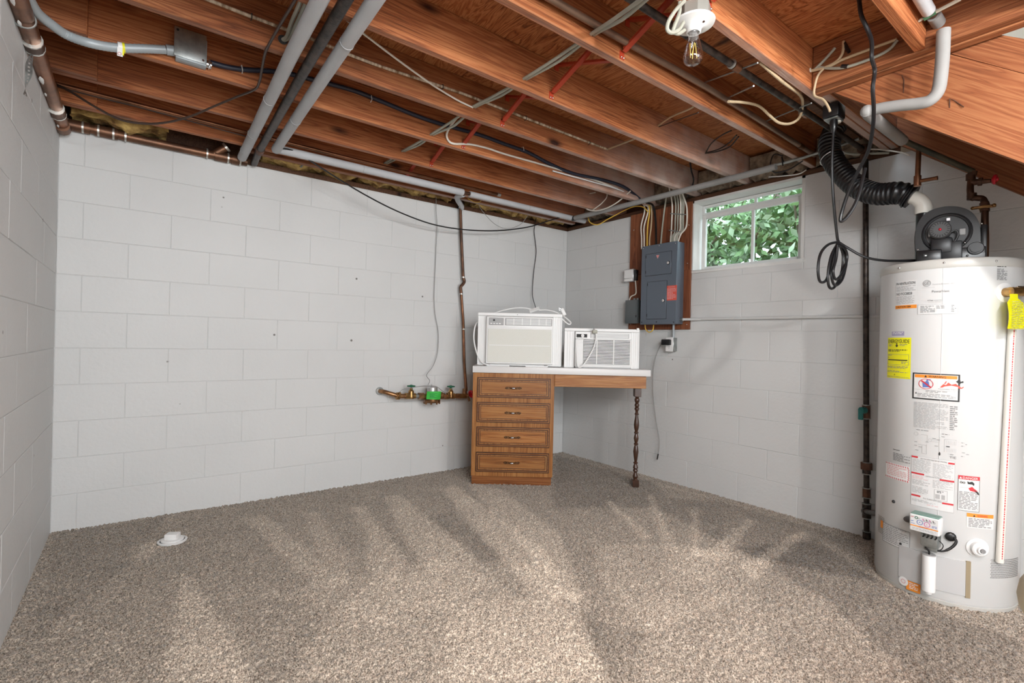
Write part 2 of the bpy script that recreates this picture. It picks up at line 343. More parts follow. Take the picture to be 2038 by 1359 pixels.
# flat print: rectangles, strokes, rows of small type and real letters laid on a curved or flat surface
_FONT = {}
def glyphs(s):
    if s in _FONT: return _FONT[s]
    cu = bpy.data.curves.new('t', 'FONT'); cu.body = s; cu.resolution_u = 2; o = bpy.data.objects.new('t', cu); COL.objects.link(o)
    dg = bpy.context.evaluated_depsgraph_get(); me = o.evaluated_get(dg).to_mesh()
    vs = [(v.co.x, v.co.y) for v in me.vertices]; fs = [tuple(p.vertices) for p in me.polygons]
    bpy.data.objects.remove(o); bpy.data.curves.remove(cu); _FONT[s] = (vs, fs); return vs, fs
class Sheet:
    """f(u, v, lift) -> point, u and v in metres from the sheet's top left corner (v downwards)"""
    def __init__(s, f, w, h): s.f, s.w, s.h, s.bm, s.mats, s.k = f, w, h, new(), [], 0
    def mi(s, m):
        if m not in s.mats: s.mats.append(m)
        return s.mats.index(m)
    def rect(s, m, u0, v0, u1, v1, lift=1, nu=None):
        s.k += 1; l = .0004*lift; n = nu or max(1, int(abs(u1-u0)/.02)); mi = s.mi(m)
        t = [s.bm.verts.new(s.f(u0+(u1-u0)*i/n, v0, l)) for i in range(n+1)]; b = [s.bm.verts.new(s.f(u0+(u1-u0)*i/n, v1, l)) for i in range(n+1)]
        for i in range(n): s.bm.faces.new((t[i], b[i], b[i+1], t[i+1])).material_index = mi
    def poly(s, m, pts, lift=2):
        s.bm.faces.new([s.bm.verts.new(s.f(u, v, .0004*lift)) for u, v in pts]).material_index = s.mi(m)
    def frame(s, m, u0, v0, u1, v1, t, lift=2):
        s.rect(m, u0, v0, u1, v0+t, lift); s.rect(m, u0, v1-t, u1, v1, lift); s.rect(m, u0, v0, u0+t, v1, lift); s.rect(m, u1-t, v0, u1, v1, lift)
    def rows(s, m, u0, v0, u1, v1, n, lift=3, fill=.45, seed=1):
        rg = random.Random(seed); dv = (v1-v0)/n
        for i in range(n):
            u = u0; end = u1-(u1-u0)*rg.choice((0, 0, 0, .1, .35))
            while u < end-1e-4:
                w = min(rg.uniform(.006, .02)*1.0, end-u); s.rect(m, u, v0+dv*i, u+w, v0+dv*(i+fill), lift, 1); u += w+rg.uniform(.002, .0045)
    def text(s, m, t, u, v, hgt, wid=None, lift=4):
        vs, fs = glyphs(t); x0 = min(a for a, b in vs); x1 = max(a for a, b in vs); y0 = min(b for a, b in vs); y1 = max(b for a, b in vs)
        k = hgt/(y1-y0); kx = (wid/(x1-x0)) if wid else k; mi = s.mi(m)
        V_ = [s.bm.verts.new(s.f(u+(a-x0)*kx, v+(y1-b)*k, .0004*lift)) for a, b in vs]
        for f in fs:
            try: s.bm.faces.new([V_[i] for i in f]).material_index = mi
            except ValueError: pass
    def ring(s, m, u, v, r, t, lift=3, n=28, sx=1.):
        a = [(math.cos(2*PI*i/n), math.sin(2*PI*i/n)) for i in range(n)]; mi = s.mi(m)
        o = [s.bm.verts.new(s.f(u+x*r*sx, v+y*r, .0004*lift)) for x, y in a]; q = [s.bm.verts.new(s.f(u+x*(r-t)*sx, v+y*(r-t), .0004*lift)) for x, y in a]
        for i in range(n): j = (i+1) % n; s.bm.faces.new((o[i], o[j], q[j], q[i])).material_index = mi
    def make(s, name, parent, label=None):
        bm = s.bm; me = bpy.data.meshes.new(name); bm.transform(MW[parent].inverted() if parent else Matrix()); bm.to_mesh(me); bm.free()
        for m in s.mats: me.materials.append(m)
        o = bpy.data.objects.new(name, me); COL.objects.link(o); o.parent = parent; MW[o] = MW[parent]
        if label: o['label'] = label
        return o

# ------------------------------------------------------------------ floor: looped-pile carpet with vacuum strokes and soft shadow painted into nap
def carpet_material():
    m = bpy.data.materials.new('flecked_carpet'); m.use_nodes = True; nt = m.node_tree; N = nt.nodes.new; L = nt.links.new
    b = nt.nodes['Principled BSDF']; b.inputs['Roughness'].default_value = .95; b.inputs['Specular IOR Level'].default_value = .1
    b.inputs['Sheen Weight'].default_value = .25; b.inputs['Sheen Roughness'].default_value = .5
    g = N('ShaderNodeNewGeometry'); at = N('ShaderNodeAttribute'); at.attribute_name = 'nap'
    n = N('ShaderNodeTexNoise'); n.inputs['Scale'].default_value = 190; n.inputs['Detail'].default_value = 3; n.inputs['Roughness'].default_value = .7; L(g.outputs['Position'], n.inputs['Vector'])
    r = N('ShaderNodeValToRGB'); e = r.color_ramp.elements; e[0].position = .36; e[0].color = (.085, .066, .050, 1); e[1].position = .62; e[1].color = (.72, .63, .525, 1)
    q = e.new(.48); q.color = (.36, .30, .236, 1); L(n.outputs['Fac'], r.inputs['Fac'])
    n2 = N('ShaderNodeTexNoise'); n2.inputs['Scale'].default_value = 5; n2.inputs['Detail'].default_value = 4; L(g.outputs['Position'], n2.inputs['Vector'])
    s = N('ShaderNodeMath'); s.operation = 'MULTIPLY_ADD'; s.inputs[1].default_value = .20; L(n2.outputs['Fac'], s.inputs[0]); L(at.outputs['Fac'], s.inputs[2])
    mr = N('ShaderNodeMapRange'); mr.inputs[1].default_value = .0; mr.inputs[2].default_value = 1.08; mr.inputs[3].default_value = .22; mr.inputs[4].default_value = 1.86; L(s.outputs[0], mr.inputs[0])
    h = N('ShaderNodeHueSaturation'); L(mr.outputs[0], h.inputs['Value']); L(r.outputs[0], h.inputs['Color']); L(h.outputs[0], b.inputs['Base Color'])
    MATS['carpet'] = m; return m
STROKES_AND_SHADE = [  # (weight, corners of one vacuum stroke, darker area or painted soft shadow)
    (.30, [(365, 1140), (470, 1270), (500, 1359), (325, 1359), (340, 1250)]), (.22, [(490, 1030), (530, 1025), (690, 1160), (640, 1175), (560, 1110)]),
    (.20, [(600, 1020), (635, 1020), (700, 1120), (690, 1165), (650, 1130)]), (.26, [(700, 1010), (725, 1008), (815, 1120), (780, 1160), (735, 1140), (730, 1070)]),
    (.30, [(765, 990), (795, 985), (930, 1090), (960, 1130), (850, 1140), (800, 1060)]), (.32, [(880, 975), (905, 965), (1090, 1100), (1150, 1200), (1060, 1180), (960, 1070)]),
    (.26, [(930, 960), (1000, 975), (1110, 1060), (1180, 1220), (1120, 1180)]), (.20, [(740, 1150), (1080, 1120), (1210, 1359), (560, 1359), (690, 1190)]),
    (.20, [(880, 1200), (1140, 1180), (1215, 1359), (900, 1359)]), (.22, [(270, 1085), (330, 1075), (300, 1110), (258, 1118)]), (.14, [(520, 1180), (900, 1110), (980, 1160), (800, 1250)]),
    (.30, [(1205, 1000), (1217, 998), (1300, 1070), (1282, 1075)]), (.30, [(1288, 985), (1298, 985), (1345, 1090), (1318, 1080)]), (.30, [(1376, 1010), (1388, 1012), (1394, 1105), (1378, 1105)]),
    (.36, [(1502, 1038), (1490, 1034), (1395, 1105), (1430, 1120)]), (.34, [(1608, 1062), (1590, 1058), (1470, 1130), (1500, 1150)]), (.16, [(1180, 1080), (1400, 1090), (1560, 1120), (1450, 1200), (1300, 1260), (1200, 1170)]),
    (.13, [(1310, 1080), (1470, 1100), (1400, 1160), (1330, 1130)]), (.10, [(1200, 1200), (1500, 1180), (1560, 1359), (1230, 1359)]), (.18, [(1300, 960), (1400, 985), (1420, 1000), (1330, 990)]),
    (-.20, [(1105, 905), (1260, 950), (1700, 1075), (1745, 1160), (1500, 1110), (1300, 1010), (1100, 1010)]), (-.22, [(1470, 1090), (1620, 1075), (1740, 1150), (1900, 1230), (2037, 1280), (2037, 1359), (1830, 1359), (1650, 1200)]),  # soft shadow over the right of the carpet, painted darker
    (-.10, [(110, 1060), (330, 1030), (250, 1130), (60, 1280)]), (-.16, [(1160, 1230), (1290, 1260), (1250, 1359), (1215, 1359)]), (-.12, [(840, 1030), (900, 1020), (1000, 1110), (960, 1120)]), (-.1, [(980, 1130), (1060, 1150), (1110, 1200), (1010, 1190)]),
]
def build_floor():
    st = .0062; xs = np.arange(-.004, W+.006, st); ys = np.arange(-3.72, .006, st); nx, ny = len(xs), len(ys)
    X, Y = np.meshgrid(xs, ys); inner = np.ones_like(X); inner[0] = inner[-1] = 0; inner[:, 0] = inner[:, -1] = 0
    h = np.random.rand(ny, nx)
    sm = (np.roll(h, 1, 0)+np.roll(h, 1, 1)+h*2)/4
    Z = -.009+.017*(.75*h+.25*sm)
    X2 = X+(np.random.rand(ny, nx)-.5)*st*.75*inner; Y2 = Y+(np.random.rand(ny, nx)-.5)*st*.75*inner
    nap = np.full(X.shape, .34)
    for w, poly in STROKES_AND_SHADE:
        q = np.array([tuple(P(x, y, 'z', 0))[:2] for x, y in poly]); ins = np.zeros(X.shape, bool); dist = np.full(X.shape, 9.)
        wob = .005*np.sin(X*23+Y*17)+.005*np.sin(X*61-Y*47)+(np.random.rand(*X.shape)-.5)*.03
        for i in range(len(q)):
            a, b = q[i], q[(i+1) % len(q)]
            c = ((a[1] > Y) != (b[1] > Y)) & (X < (b[0]-a[0])*(Y-a[1])/(b[1]-a[1]+1e-12)+a[0]); ins ^= c
            d = b-a; t = np.clip(((X-a[0])*d[0]+(Y-a[1])*d[1])/(d@d+1e-12), 0, 1); dist = np.minimum(dist, np.hypot(X-a[0]-t*d[0], Y-a[1]-t*d[1]))
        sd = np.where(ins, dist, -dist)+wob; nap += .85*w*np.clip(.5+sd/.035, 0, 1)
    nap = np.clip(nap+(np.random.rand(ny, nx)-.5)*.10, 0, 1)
    co = np.stack([X2, Y2, Z], -1).reshape(-1, 3)
    # plain floor under the rest of the basement behind the camera
    ext = np.array([(-.3, -6.6, 0), (W+.3, -6.6, 0), (W+.3, -3.715, 0), (-.3, -3.715, 0)], float); n0 = len(co); co = np.vstack([co, ext])
    i = np.arange((ny-1)*(nx-1)); r, c = i//(nx-1), i % (nx-1); a = r*nx+c
    loops = np.concatenate([np.stack([a, a+1, a+nx+1, a+nx], -1).reshape(-1), [n0, n0+1, n0+2, n0+3]]).astype(np.int32); nf = len(i)+1
    me = bpy.data.meshes.new('floor'); me.vertices.add(len(co)); me.vertices.foreach_set('co', co.astype(np.float32).ravel())
    me.loops.add(len(loops)); me.loops.foreach_set('vertex_index', loops); me.polygons.add(nf)
    me.polygons.foreach_set('loop_start', np.arange(nf, dtype=np.int32)*4); me.polygons.foreach_set('loop_total', np.full(nf, 4, np.int32)); me.update(calc_edges=True)
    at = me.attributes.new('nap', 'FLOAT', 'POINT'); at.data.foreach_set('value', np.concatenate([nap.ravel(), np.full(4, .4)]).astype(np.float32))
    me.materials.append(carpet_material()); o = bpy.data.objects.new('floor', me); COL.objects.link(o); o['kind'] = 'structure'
build_floor()

def struct(name, bm, m, ang=38):
    bm2 = bm; o = bpy.data.objects.new(name, mesh(bm2, name, m, ang)); COL.objects.link(o); o['kind'] = 'structure'; MW[o] = Matrix(); return o
# ------------------------------------------------------------------ block walls
BH = .2032; Z1 = .1993; BL = .4064
_blk = {}
def block_mesh(l, h, ax):
    key = (round(l, 3), round(h, 3), ax)
    if key in _blk: return _blk[key]
    bm = new(); g, c, d = .0009, .003, .006
    l2, h2 = l/2-g, h/2-g
    pts = [(-l2, -h2), (l2, -h2), (l2, h2), (-l2, h2)]
    base = [bm.verts.new((x, 0, z)) for x, z in pts]; out = [bm.verts.new((x, -d+.0013, z)) for x, z in pts]; inn = [bm.verts.new((x-math.copysign(c, x), -d, z-math.copysign(c, z))) for x, z in pts]
    bm.faces.new(inn)
    for i in range(4):
        j = (i+1) % 4; bm.faces.new((base[i], base[j], out[j], out[i])); bm.faces.new((out[i], out[j], inn[j], inn[i]))
    me = mesh(bm, 'block', M_wall, 4)
    me.transform(Matrix.Rotation({'back': 0, 'left': PI/2, 'right': -PI/2}[ax], 4, 'Z')); _blk[key] = me; return me
def put_block(wall, ax, s0, s1, z0, z1):
    if s1-s0 < .02 or z1-z0 < .015: return
    o = bpy.data.objects.new('block', block_mesh(s1-s0, z1-z0, ax)); COL.objects.link(o); o.parent = wall; MW[o] = Matrix()
    s, z = (s0+s1)/2, (z0+z1)/2; e = random.uniform(-.0006, .0006)
    o.location = {'back': (s, .006+e, z), 'left': (-.006+e, s, z), 'right': (W+.006+e, s, z)}[ax]
    o.rotation_euler = (random.uniform(-.001, .001), random.uniform(-.0006, .0006), random.uniform(-.001, .001))
def courses():
    z = [-.01, Z1]
    while z[-1]+BH < WT-.03: z.append(z[-1]+BH)
    z.append(WT); return z
def blocks(wall, ax, a, b, ref, par, hole=None, cells=None):
    zs = courses()
    for k in range(len(zs)-1):
        z0, z1 = zs[k], zs[k+1]; off = ref+(BL/2 if (k % 2) != par else 0); s = off-math.ceil((off-a)/BL)*BL
        while s < b:
            s0, s1 = max(a, s), min(b, s+BL); s += BL
            if s1-s0 < .02: continue
            if hole and s0 < hole[1] and s1 > hole[0] and z0 < hole[3] and z1 > hole[2]:
                if s0 < hole[0]-.02: put_block(wall, ax, s0, hole[0], z0, z1)
                if s1 > hole[1]+.02: put_block(wall, ax, hole[1], s1, z0, z1)
                if z0 < hole[2]-.02: put_block(wall, ax, max(s0, hole[0]), min(s1, hole[1]), z0, hole[2])
            else: put_block(wall, ax, s0, s1, z0, z1)
J = .0075   # depth of the joint plane behind the block faces (nominal wall plane)
bm = new(); box(bm, -.25, W+.25, .003, .2, -.05, WT); wall_back = struct('wall_back', bm, M_joint)
blocks(wall_back, 'back', 0, W, P(165, 440, 'y', 0).x, 0)
bm = new(); box(bm, -.2, -.003, -6.6, .003, -.05, WT-.03); wall_left = struct('wall_left', bm, M_joint)
blocks(wall_left, 'left', -3.9, 0, P(72, 575, 'x', 0).y, 0)
WY0, WY1, WZ0, WZ1 = -2.236, -1.404, 1.672, WT   # window opening
bm = new(); box(bm, W+.003, W+.2, -6.6, WY0, -.05, WT); box(bm, W+.003, W+.2, WY1, .003, -.05, WT); box(bm, W+.003, W+.2, WY0, WY1, -.05, WZ0)
wall_right = struct('wall_right', bm, M_joint)
blocks(wall_right, 'right', -4.6, 0, P(1416, 905, 'x', W).y, 1, (WY0, WY1, WZ0, WZ1))
bm = new(); box(bm, -.2, W+.2, -6.8, -6.6, -.05, 2.6); struct('wall_front', bm, M_wall)
# wall that closes the stairwell above the block wall
bm = new(); box(bm, W, W+.1, -6.6, -2.74, WT, 4.5); box(bm, 2.70, 2.80, -6.6, -3.3, DK+.02, 4.5); box(bm, 2.7, W+.1, -2.72, -2.62, DK+.02, 4.5); box(bm, 2.7, W+.1, -6.7, -6.6, 2.5, 4.5); box(bm, 2.7, W+.1, -6.7, -2.62, 4.5, 4.6)
struct('wall_stairwell', bm, M_drywall)

# ------------------------------------------------------------------ window
win = struct('window_1', (lambda b: (box(b, W+.005, W+.16, WY0, WY0+.022, WZ0, WT+.02), box(b, W+.005, W+.16, WY1-.022, WY1, WZ0, WT+.02), box(b, W+.005, W+.16, WY0, WY1, WZ0-.004, WZ0+.018), box(b, W+.005, W+.16, WY0, WY1, WT-.012, WT+.02)) and b)(new()), M_frame)
def wpart(name, fn, m, label=None): b = new(); fn(b); return obj(name, b, m, win, label=label)
XS = W+.085
def sash(b, y0, y1, z0, z1, t=.032, x0=XS, x1=XS+.03):
    box(b, x0, x1, y0, y0+t, z0, z1, bevel=.003, seg=1); box(b, x0, x1, y1-t, y1, z0, z1, bevel=.003, seg=1); box(b, x0, x1, y0+t, y1-t, z0, z0+t, bevel=.003, seg=1); box(b, x0, x1, y0+t, y1-t, z1-t, z1, bevel=.003, seg=1)
ZT = P(1500, 408, 'x', XS).z   # transom bar
a, b_ = WY0+.022, WY1-.022; ym = P(1497, 460, 'x', XS).y
wpart('window_sash', lambda q: sash(q, a+.02, b_-.02, WZ0+.02, ZT), M_frame, 'white lower sash with two panes')
wpart('window_sash', lambda q: sash(q, a, b_, ZT+.004, WT-.014, .022, XS+.035, XS+.06), M_frame, 'white upper sash behind the lower one')
wpart('muntin', lambda q: box(q, XS+.002, XS+.026, ym-.010, ym+.010, WZ0+.05, ZT-.03, bevel=.003, seg=1), M_frame)
wpart('muntin', lambda q: box(q, XS+.037, XS+.058, ym-.009, ym+.009, ZT+.024, WT-.034), M_frame)
for y0, y1 in ((a+.05, ym-.008), (ym+.008, b_-.05)):
    wpart('pane', lambda q: box(q, XS+.012, XS+.015, y0, y1, WZ0+.05, ZT-.03), M_glass)
    wpart('pane', lambda q: box(q, XS+.046, XS+.049, y0-.03, y1+.03, ZT+.02, WT-.03), M_glass)
wpart('window_latch', lambda q: (cyl(q, (XS-.012, ym-.18, ZT+.03), (XS+.035, ym-.18, ZT+.03), .006, 8), ball(q, (XS-.014, ym-.18, ZT+.03), .009, 6)), M_frame)
wpart('window_sill', lambda q: box(q, W-.004, XS, WY0-.01, WY1+.01, WZ0-.006, WZ0+.02, bevel=.004, seg=1), M_frame)
wpart('window_trim', lambda q: box(q, W-.012, W+.006, WY1-.001, WY1+.034, WZ0-.04, WT, bevel=.003, seg=1), M_frame, 'chipped white trim board beside the breaker panel board')
# outside: ground and a hedge in the light of the sky
bm = new(); box(bm, W+.2, 9, -7, 4, 1.2, 1.58); struct('outside_ground', bm, M_soil)
def hedge():
    n = 15000; rg = np.random.default_rng(3)
    c = np.stack([rg.uniform(5.1, 6.1, n), rg.uniform(-5.2, 1.9, n), rg.uniform(1.6, 2.9, n)], 1); c[:4000, 0] = rg.uniform(5.9, 6.3, 4000); c[:, 0] -= .16*np.sin(c[:, 1]*2.6)+.16*np.sin(c[:, 2]*5+c[:, 1]*4)
    d = rg.normal(size=(n, 3)); d /= np.linalg.norm(d, axis=1)[:, None]; e = np.cross(d, rg.normal(size=(n, 3))); e /= np.linalg.norm(e, axis=1)[:, None]; s = rg.uniform(.03, .07, (n, 1)); s[:4000] *= 1.9
    v = np.stack([c-d*s, c+e*s*.5+d*s*.1, c+d*s, c-e*s*.5+d*s*.1], 1).reshape(-1, 3); f = np.arange(n*4).reshape(-1, 4).tolist()
    me = bpy.data.meshes.new('hedge'); me.from_pydata(v.tolist(), [], f); me.materials.append(M_leaf); me.materials.append(M_leaf2)
    me.polygons.foreach_set('material_index', (rg.random(n) < .45).astype(np.int32)); me.shade_smooth()
    o = bpy.data.objects.new('hedge', me); COL.objects.link(o); MW[o] = Matrix(); tag(o, 'leafy green hedge growing outside the basement window', 'hedge')
    b = new(); rr = random.Random(4)
    for i in range(40):
        y = rr.uniform(-5, 1.8); x = rr.uniform(5.45, 6.0); tube(b, [(x, y, 1.5), (x+rr.uniform(-.1, .1), y+rr.uniform(-.2, .2), 2.3), (x+rr.uniform(-.2, .2), y+rr.uniform(-.4, .4), 3.1)], .012, 5)
    s = obj('stem', b, M_stem, o); s['kind'] = 'stuff'
hedge()

# ------------------------------------------------------------------ ceiling: deck, joists, sill, rim, insulation
XL, XR = -.16, W+.16
bm = new(); box(bm, -.25, 2.80, -6.7, .25, DK+.02, DK+.06); box(bm, 2.80, W+.25, -2.70, .25, DK+.02, DK+.06); ceiling = struct('ceiling', bm, M_ply)
def cpart(name, fn, m, label=None, world=True, ang=38): b = new(); fn(b); return obj(name, b, m, ceiling, label=label, ang=ang)
def slab(b, x0, x1, y0, y1, z0, z1, bv=.004): box(b, x0, x1, y0, y1, z0, z1, bevel=bv, seg=1)
# plywood sheets (face grain along the joists), 3 mm gaps
ys = [.22, -.99, -2.21, -3.43, -4.65, -5.87, -6.7]; k = 0
for y1, y0 in zip(ys, ys[1:]):
    xs = [-.22, 1.30, 3.74, W+.22] if k % 2 == 0 else [-.22, 2.52, W+.22]; k += 1
    for x0, x1 in zip(xs, xs[1:]):
        if y1 < -2.7: x1 = min(x1, 2.79)
        elif y0 < -2.7 and x1 > 2.8:
            cpart('plywood_panel', lambda b: slab(b, max(x0, 2.80), x1-.003, -2.69, y1-.003, DK, DK+.018, .001), M_ply); x1 = 2.797
        if x1-x0 > .1: cpart('plywood_panel', lambda b: slab(b, x0, x1-.003, y0, y1-.003, DK, DK+.018, .001), M_ply)
# seven full joists, each lapped by a short piece over the wall at the copper pipe
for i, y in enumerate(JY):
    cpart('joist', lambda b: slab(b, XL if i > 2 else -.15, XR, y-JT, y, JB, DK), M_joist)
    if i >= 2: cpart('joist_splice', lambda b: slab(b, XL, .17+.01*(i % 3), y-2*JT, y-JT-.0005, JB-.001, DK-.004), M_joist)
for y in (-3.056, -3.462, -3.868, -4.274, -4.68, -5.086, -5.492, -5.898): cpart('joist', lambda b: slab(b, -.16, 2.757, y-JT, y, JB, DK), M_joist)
cpart('header', lambda b: slab(b, 2.80, 2.838, -6.5, -2.65-JT, JB-.012, DK), M_joisty, 'beam along the stair opening, running towards the camera side')
cpart('header', lambda b: slab(b, 2.76, 2.799, -6.5, -2.65-JT, JB-.004, DK), M_joisty)
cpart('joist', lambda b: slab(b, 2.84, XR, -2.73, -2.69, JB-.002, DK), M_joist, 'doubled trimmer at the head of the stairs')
cpart('blocking', lambda b: slab(b, 2.95, W, -2.64, -2.60, JB+.05, DK, .003), M_darkwood)
cpart('blocking', lambda b: slab(b, 3.05, W, -2.56, -2.52, JB+.09, DK, .003), M_darkwood)
cpart('sill_plate', lambda b: slab(b, -.2, W+.2, .004, .15, WT, WT+.038), M_darkwood)
cpart('sill_plate', lambda b: slab(b, W+.004, W+.15, -2.75, .0, WT+.002, WT+.038), M_darkwood)
cpart('sill_plate', lambda b: slab(b, -.15, -.006, -6.5, .0, WT-.03, WT+.01), M_darkwood)
cpart('rim_joist', lambda b: slab(b, -.2, W+.2, .13, .17, WT+.038, DK), M_darkwood)
cpart('rim_joist', lambda b: slab(b, W+.13, W+.17, -2.75, .17, WT+.038, DK), M_darkwood)
cpart('rim_joist', lambda b: slab(b, -.2, -.161, -6.5, .17, WT+.0, DK), M_darkwood)
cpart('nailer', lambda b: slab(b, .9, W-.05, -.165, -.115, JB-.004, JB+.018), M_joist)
def batt(b, x0, x1, y0, y1, z0, z1, seed):
    rg = random.Random(seed); nx = max(3, int((x1-x0)/.035)); ny = max(3, int((y1-y0)/.035)); lo = []
    for i in range(nx+1):
        lo.append([b.verts.new((x0+(x1-x0)*i/nx+rg.uniform(-.008, .008), y0+(y1-y0)*j/ny+rg.uniform(-.008, .008), z0+rg.uniform(0, .03)+.03*math.sin(i*.7+seed)*(j % 2))) for j in range(ny+1)])
    hi = [[b.verts.new((x0+(x1-x0)*i/nx, y0+(y1-y0)*j/ny, z1)) for j in range(ny+1)] for i in range(nx+1)]
    for q, s in ((lo, 1), (hi, -1)):
        for i in range(nx):
            for j in range(ny): b.faces.new((q[i][j], q[i][j+1], q[i+1][j+1], q[i+1][j])[::s])
    for j in range(ny): b.faces.new((lo[0][j], lo[0][j+1], hi[0][j+1], hi[0][j])); b.faces.new((lo[nx][j], lo[nx][j+1], hi[nx][j+1], hi[nx][j]))
    for i in range(nx): b.faces.new((lo[i][0], lo[i+1][0], hi[i+1][0], hi[i][0])); b.faces.new((lo[i][ny], lo[i+1][ny], hi[i+1][ny], hi[i][ny]))
for n, (x0, x1) in enumerate([(.05, .48), (1.0, 1.62), (1.66, 2.42), (2.66, 3.10), (3.14, 3.72)]):
    b = new(); batt(b, x0, x1, -.10, .125, JB-.006, DK-.05, n); obj('insulation_batt', b, M_insul, ceiling, ang=80, label='yellow insulation batt on the back wall top')
for n, i in enumerate((6, 4, 3, 2, 1)):
    y0, y1 = JY[i-1]+.01, jf(i)-.01
    b = new(); batt(b, W-.02, W+.125, y0, y1, WT+.045, DK-.02, 20+n); obj('insulation_batt', b, M_insulg, ceiling, ang=80, label='dusty brown insulation batt over the window wall')

# ------------------------------------------------------------------ stairs at the right: two stringers, treads, risers, cleats
st = thing('staircase', 'orange brown open wooden basement staircase rising over the water heater', 'staircase', (3.3, -4.4, 0))
zb = lambda y: 1.949+(y+3.142)*.795
def stringer(b, x0, x1):
    y0, y1 = -5.55, -2.735; prism(b, [(y0, max(0, zb(y0))), (y0-.02, zb(y0)+.309), (y1, zb(y1)+.309), (y1, zb(y1))], x1-x0, Matrix(((0, 0, 1, x0), (1, 0, 0, 0), (0, 1, 0, 0), (0, 0, 0, 1))))
obj('stringer', (lambda b: stringer(b, 2.842, 2.882) or b)(new()), M_strg, st)
obj('stringer', (lambda b: stringer(b, W-.055, W-.012) or b)(new()), M_strg, st)
q = [P(1975, 68, 'x', 2.862), P(2037, 84, 'x', 2.862)]; sl = (q[1].z-q[0].z)/(q[1].y-q[0].y)
zt = lambda y: q[0].z+(y-q[0].y)*.72
b = new(); prism(b, [(-5.4, zb(-5.4)+.318), (-5.4, zt(-5.4)), (-2.74, zt(-2.74)), (-2.74, zb(-2.74)+.318)], .03, Matrix(((0, 0, 1, 2.853), (1, 0, 0, 0), (0, 1, 0, 0), (0, 0, 0, 1)))); obj('skirt_board', b, M_strg, st)
y = -2.86
while zb(y) > .0:
    z = zb(y)+.215
    b = new(); box(b, 2.884, W-.057, y-.25, y+.005, z, z+.036, bevel=.004, seg=1); obj('tread', b, M_darkwood, st)
    b = new(); box(b, 2.884, W-.057, y-.004, y+.015, z-.0, z+.19, bevel=.002, seg=1); obj('riser', b, M_darkwood, st)
    for x0, x1 in ((2.883, 2.915), (W-.088, W-.056)):
        b = new(); box(b, x0, x1, y-.24, y-.01, z-.06, z-.001, bevel=.003, seg=1); obj('cleat', b, M_strg, st)
    y -= .239

# ------------------------------------------------------------------ pipes under and between the joists
def pp(L): return [P(*q) for q in L]
def ring_on(parent, name, p, d, r, w, m, n=14, label=None):
    d = Vector(d).normalized(); b = new(); tube(b, [Vector(p)-d*w/2, Vector(p)+d*w/2], r, n); return obj(name, b, m, parent, label=label)
# copper drain pipe on the top edge of the left wall, with couplings
LX, LZ = .022, 2.192
cp = tag(obj('copper_drain_pipe', tube(new(), [(LX, -3.9, LZ), (LX, -.02, LZ+.01)], .029, 14), M_copper), 'thick copper drain pipe along the top of the side wall', 'pipe')
for y, w in ((-1.06, .05), (-.34, .08), (-.10, .07), (-2.1, .05)): ring_on(cp, 'coupling', (LX, y, LZ), (0, 1, 0), .0335, w, M_copperd)
for y in (-1.03, -1.09, -.30, -.385): ring_on(cp, 'solder_joint', (LX, y, LZ), (0, 1, 0), .0345, .008, M_solder)
rg = random.Random(5)
b = new()
for y, a, k in ((-1.44, 1.75, 1.1), (-1.27, 1.9, .8), (-1.10, 1.6, 1.), (-.80, 1.8, 1.2), (-.62, 2.0, .6), (-.20, 1.9, .7)):
    for s in range(4): ball(b, (LX+.0275*math.cos(-a), y+.017*s*k, LZ+.0275*math.sin(-a)), (.004, .009, .007, .003)[s]*k, 5, M=Matrix.Diagonal((.8, 2.4, .55, 1)))
obj('paint_drip', b, M_white, cp)['kind'] = 'stuff'
tag(obj('thin_drain_line', tube(new(), [(-.028, -3.9, WT-.012), (-.028, -.03, WT-.012)], .012, 8), M_galv), 'thin grey pipe lying between the thick copper pipe and the side wall', 'pipe')
# perforated strap hanging from it
b = new(); pts = pp([(64, 108, 'x', .045), (58, 128, 'x', .045), (57, 150, 'x', .05), (52, 170, 'x', .045), (50, 190, 'x', .05)])
sp = smooth_path(pts, 6); rings = []
for i, p in enumerate(sp):
    tw = .2+i*.14; w = Vector((math.sin(tw), math.cos(tw), 0))*.009; rings.append((b.verts.new(p-w), b.verts.new(p-w*.3), b.verts.new(p+w*.3), b.verts.new(p+w)))
for i in range(len(rings)-1):
    for k in range(3):
        if not (k == 1 and i % 2): b.faces.new((rings[i][k], rings[i][k+1], rings[i+1][k+1], rings[i+1][k]))
o = obj('pipe_strap', b, M_galv); tag(o, 'loose perforated metal strap dangling from the copper pipe', 'strap')
b = new(); torus(b, (LX, pts[0].y, LZ), .0315, .003, Matrix.Rotation(PI/2, 4, 'X'), 20, 6); obj('strap_loop', b, M_galv, o)
# copper drain on top of the back wall, elbow at the corner, wye at the far end
pts = pp([(125, 247, 'y', -.03), (205, 262, 'y', -.03), (300, 275, 'y', -.03), (420, 296, 'y', -.03), (492, 313, 'y', -.03)])
cb = tag(obj('copper_drain_pipe', tube(new(), [(LX, -.10, LZ)]+[Vector((p.x, p.y, 2.234)) for p in pts], .025, 14), M_copperd), 'copper drain pipe lying along the top of the wide back wall', 'pipe')
for px, py, w in ((150, 252, .06), (172, 256, .03), (212, 263, .10), (440, 300, .07), (470, 306, .05)):
    p = P(px, py, 'y', -.03); ring_on(cb, 'coupling', (p.x, p.y, 2.234), (1, 0, 0), .031, w, M_copperd)
for px in (134, 165, 196, 226, 250, 412, 454, 478):
    p = P(px, 250+.16*(px-110), 'y', -.03); ring_on(cb, 'solder_joint', (p.x, p.y, 2.234), (1, 0, 0), .0325, .009, M_solder)
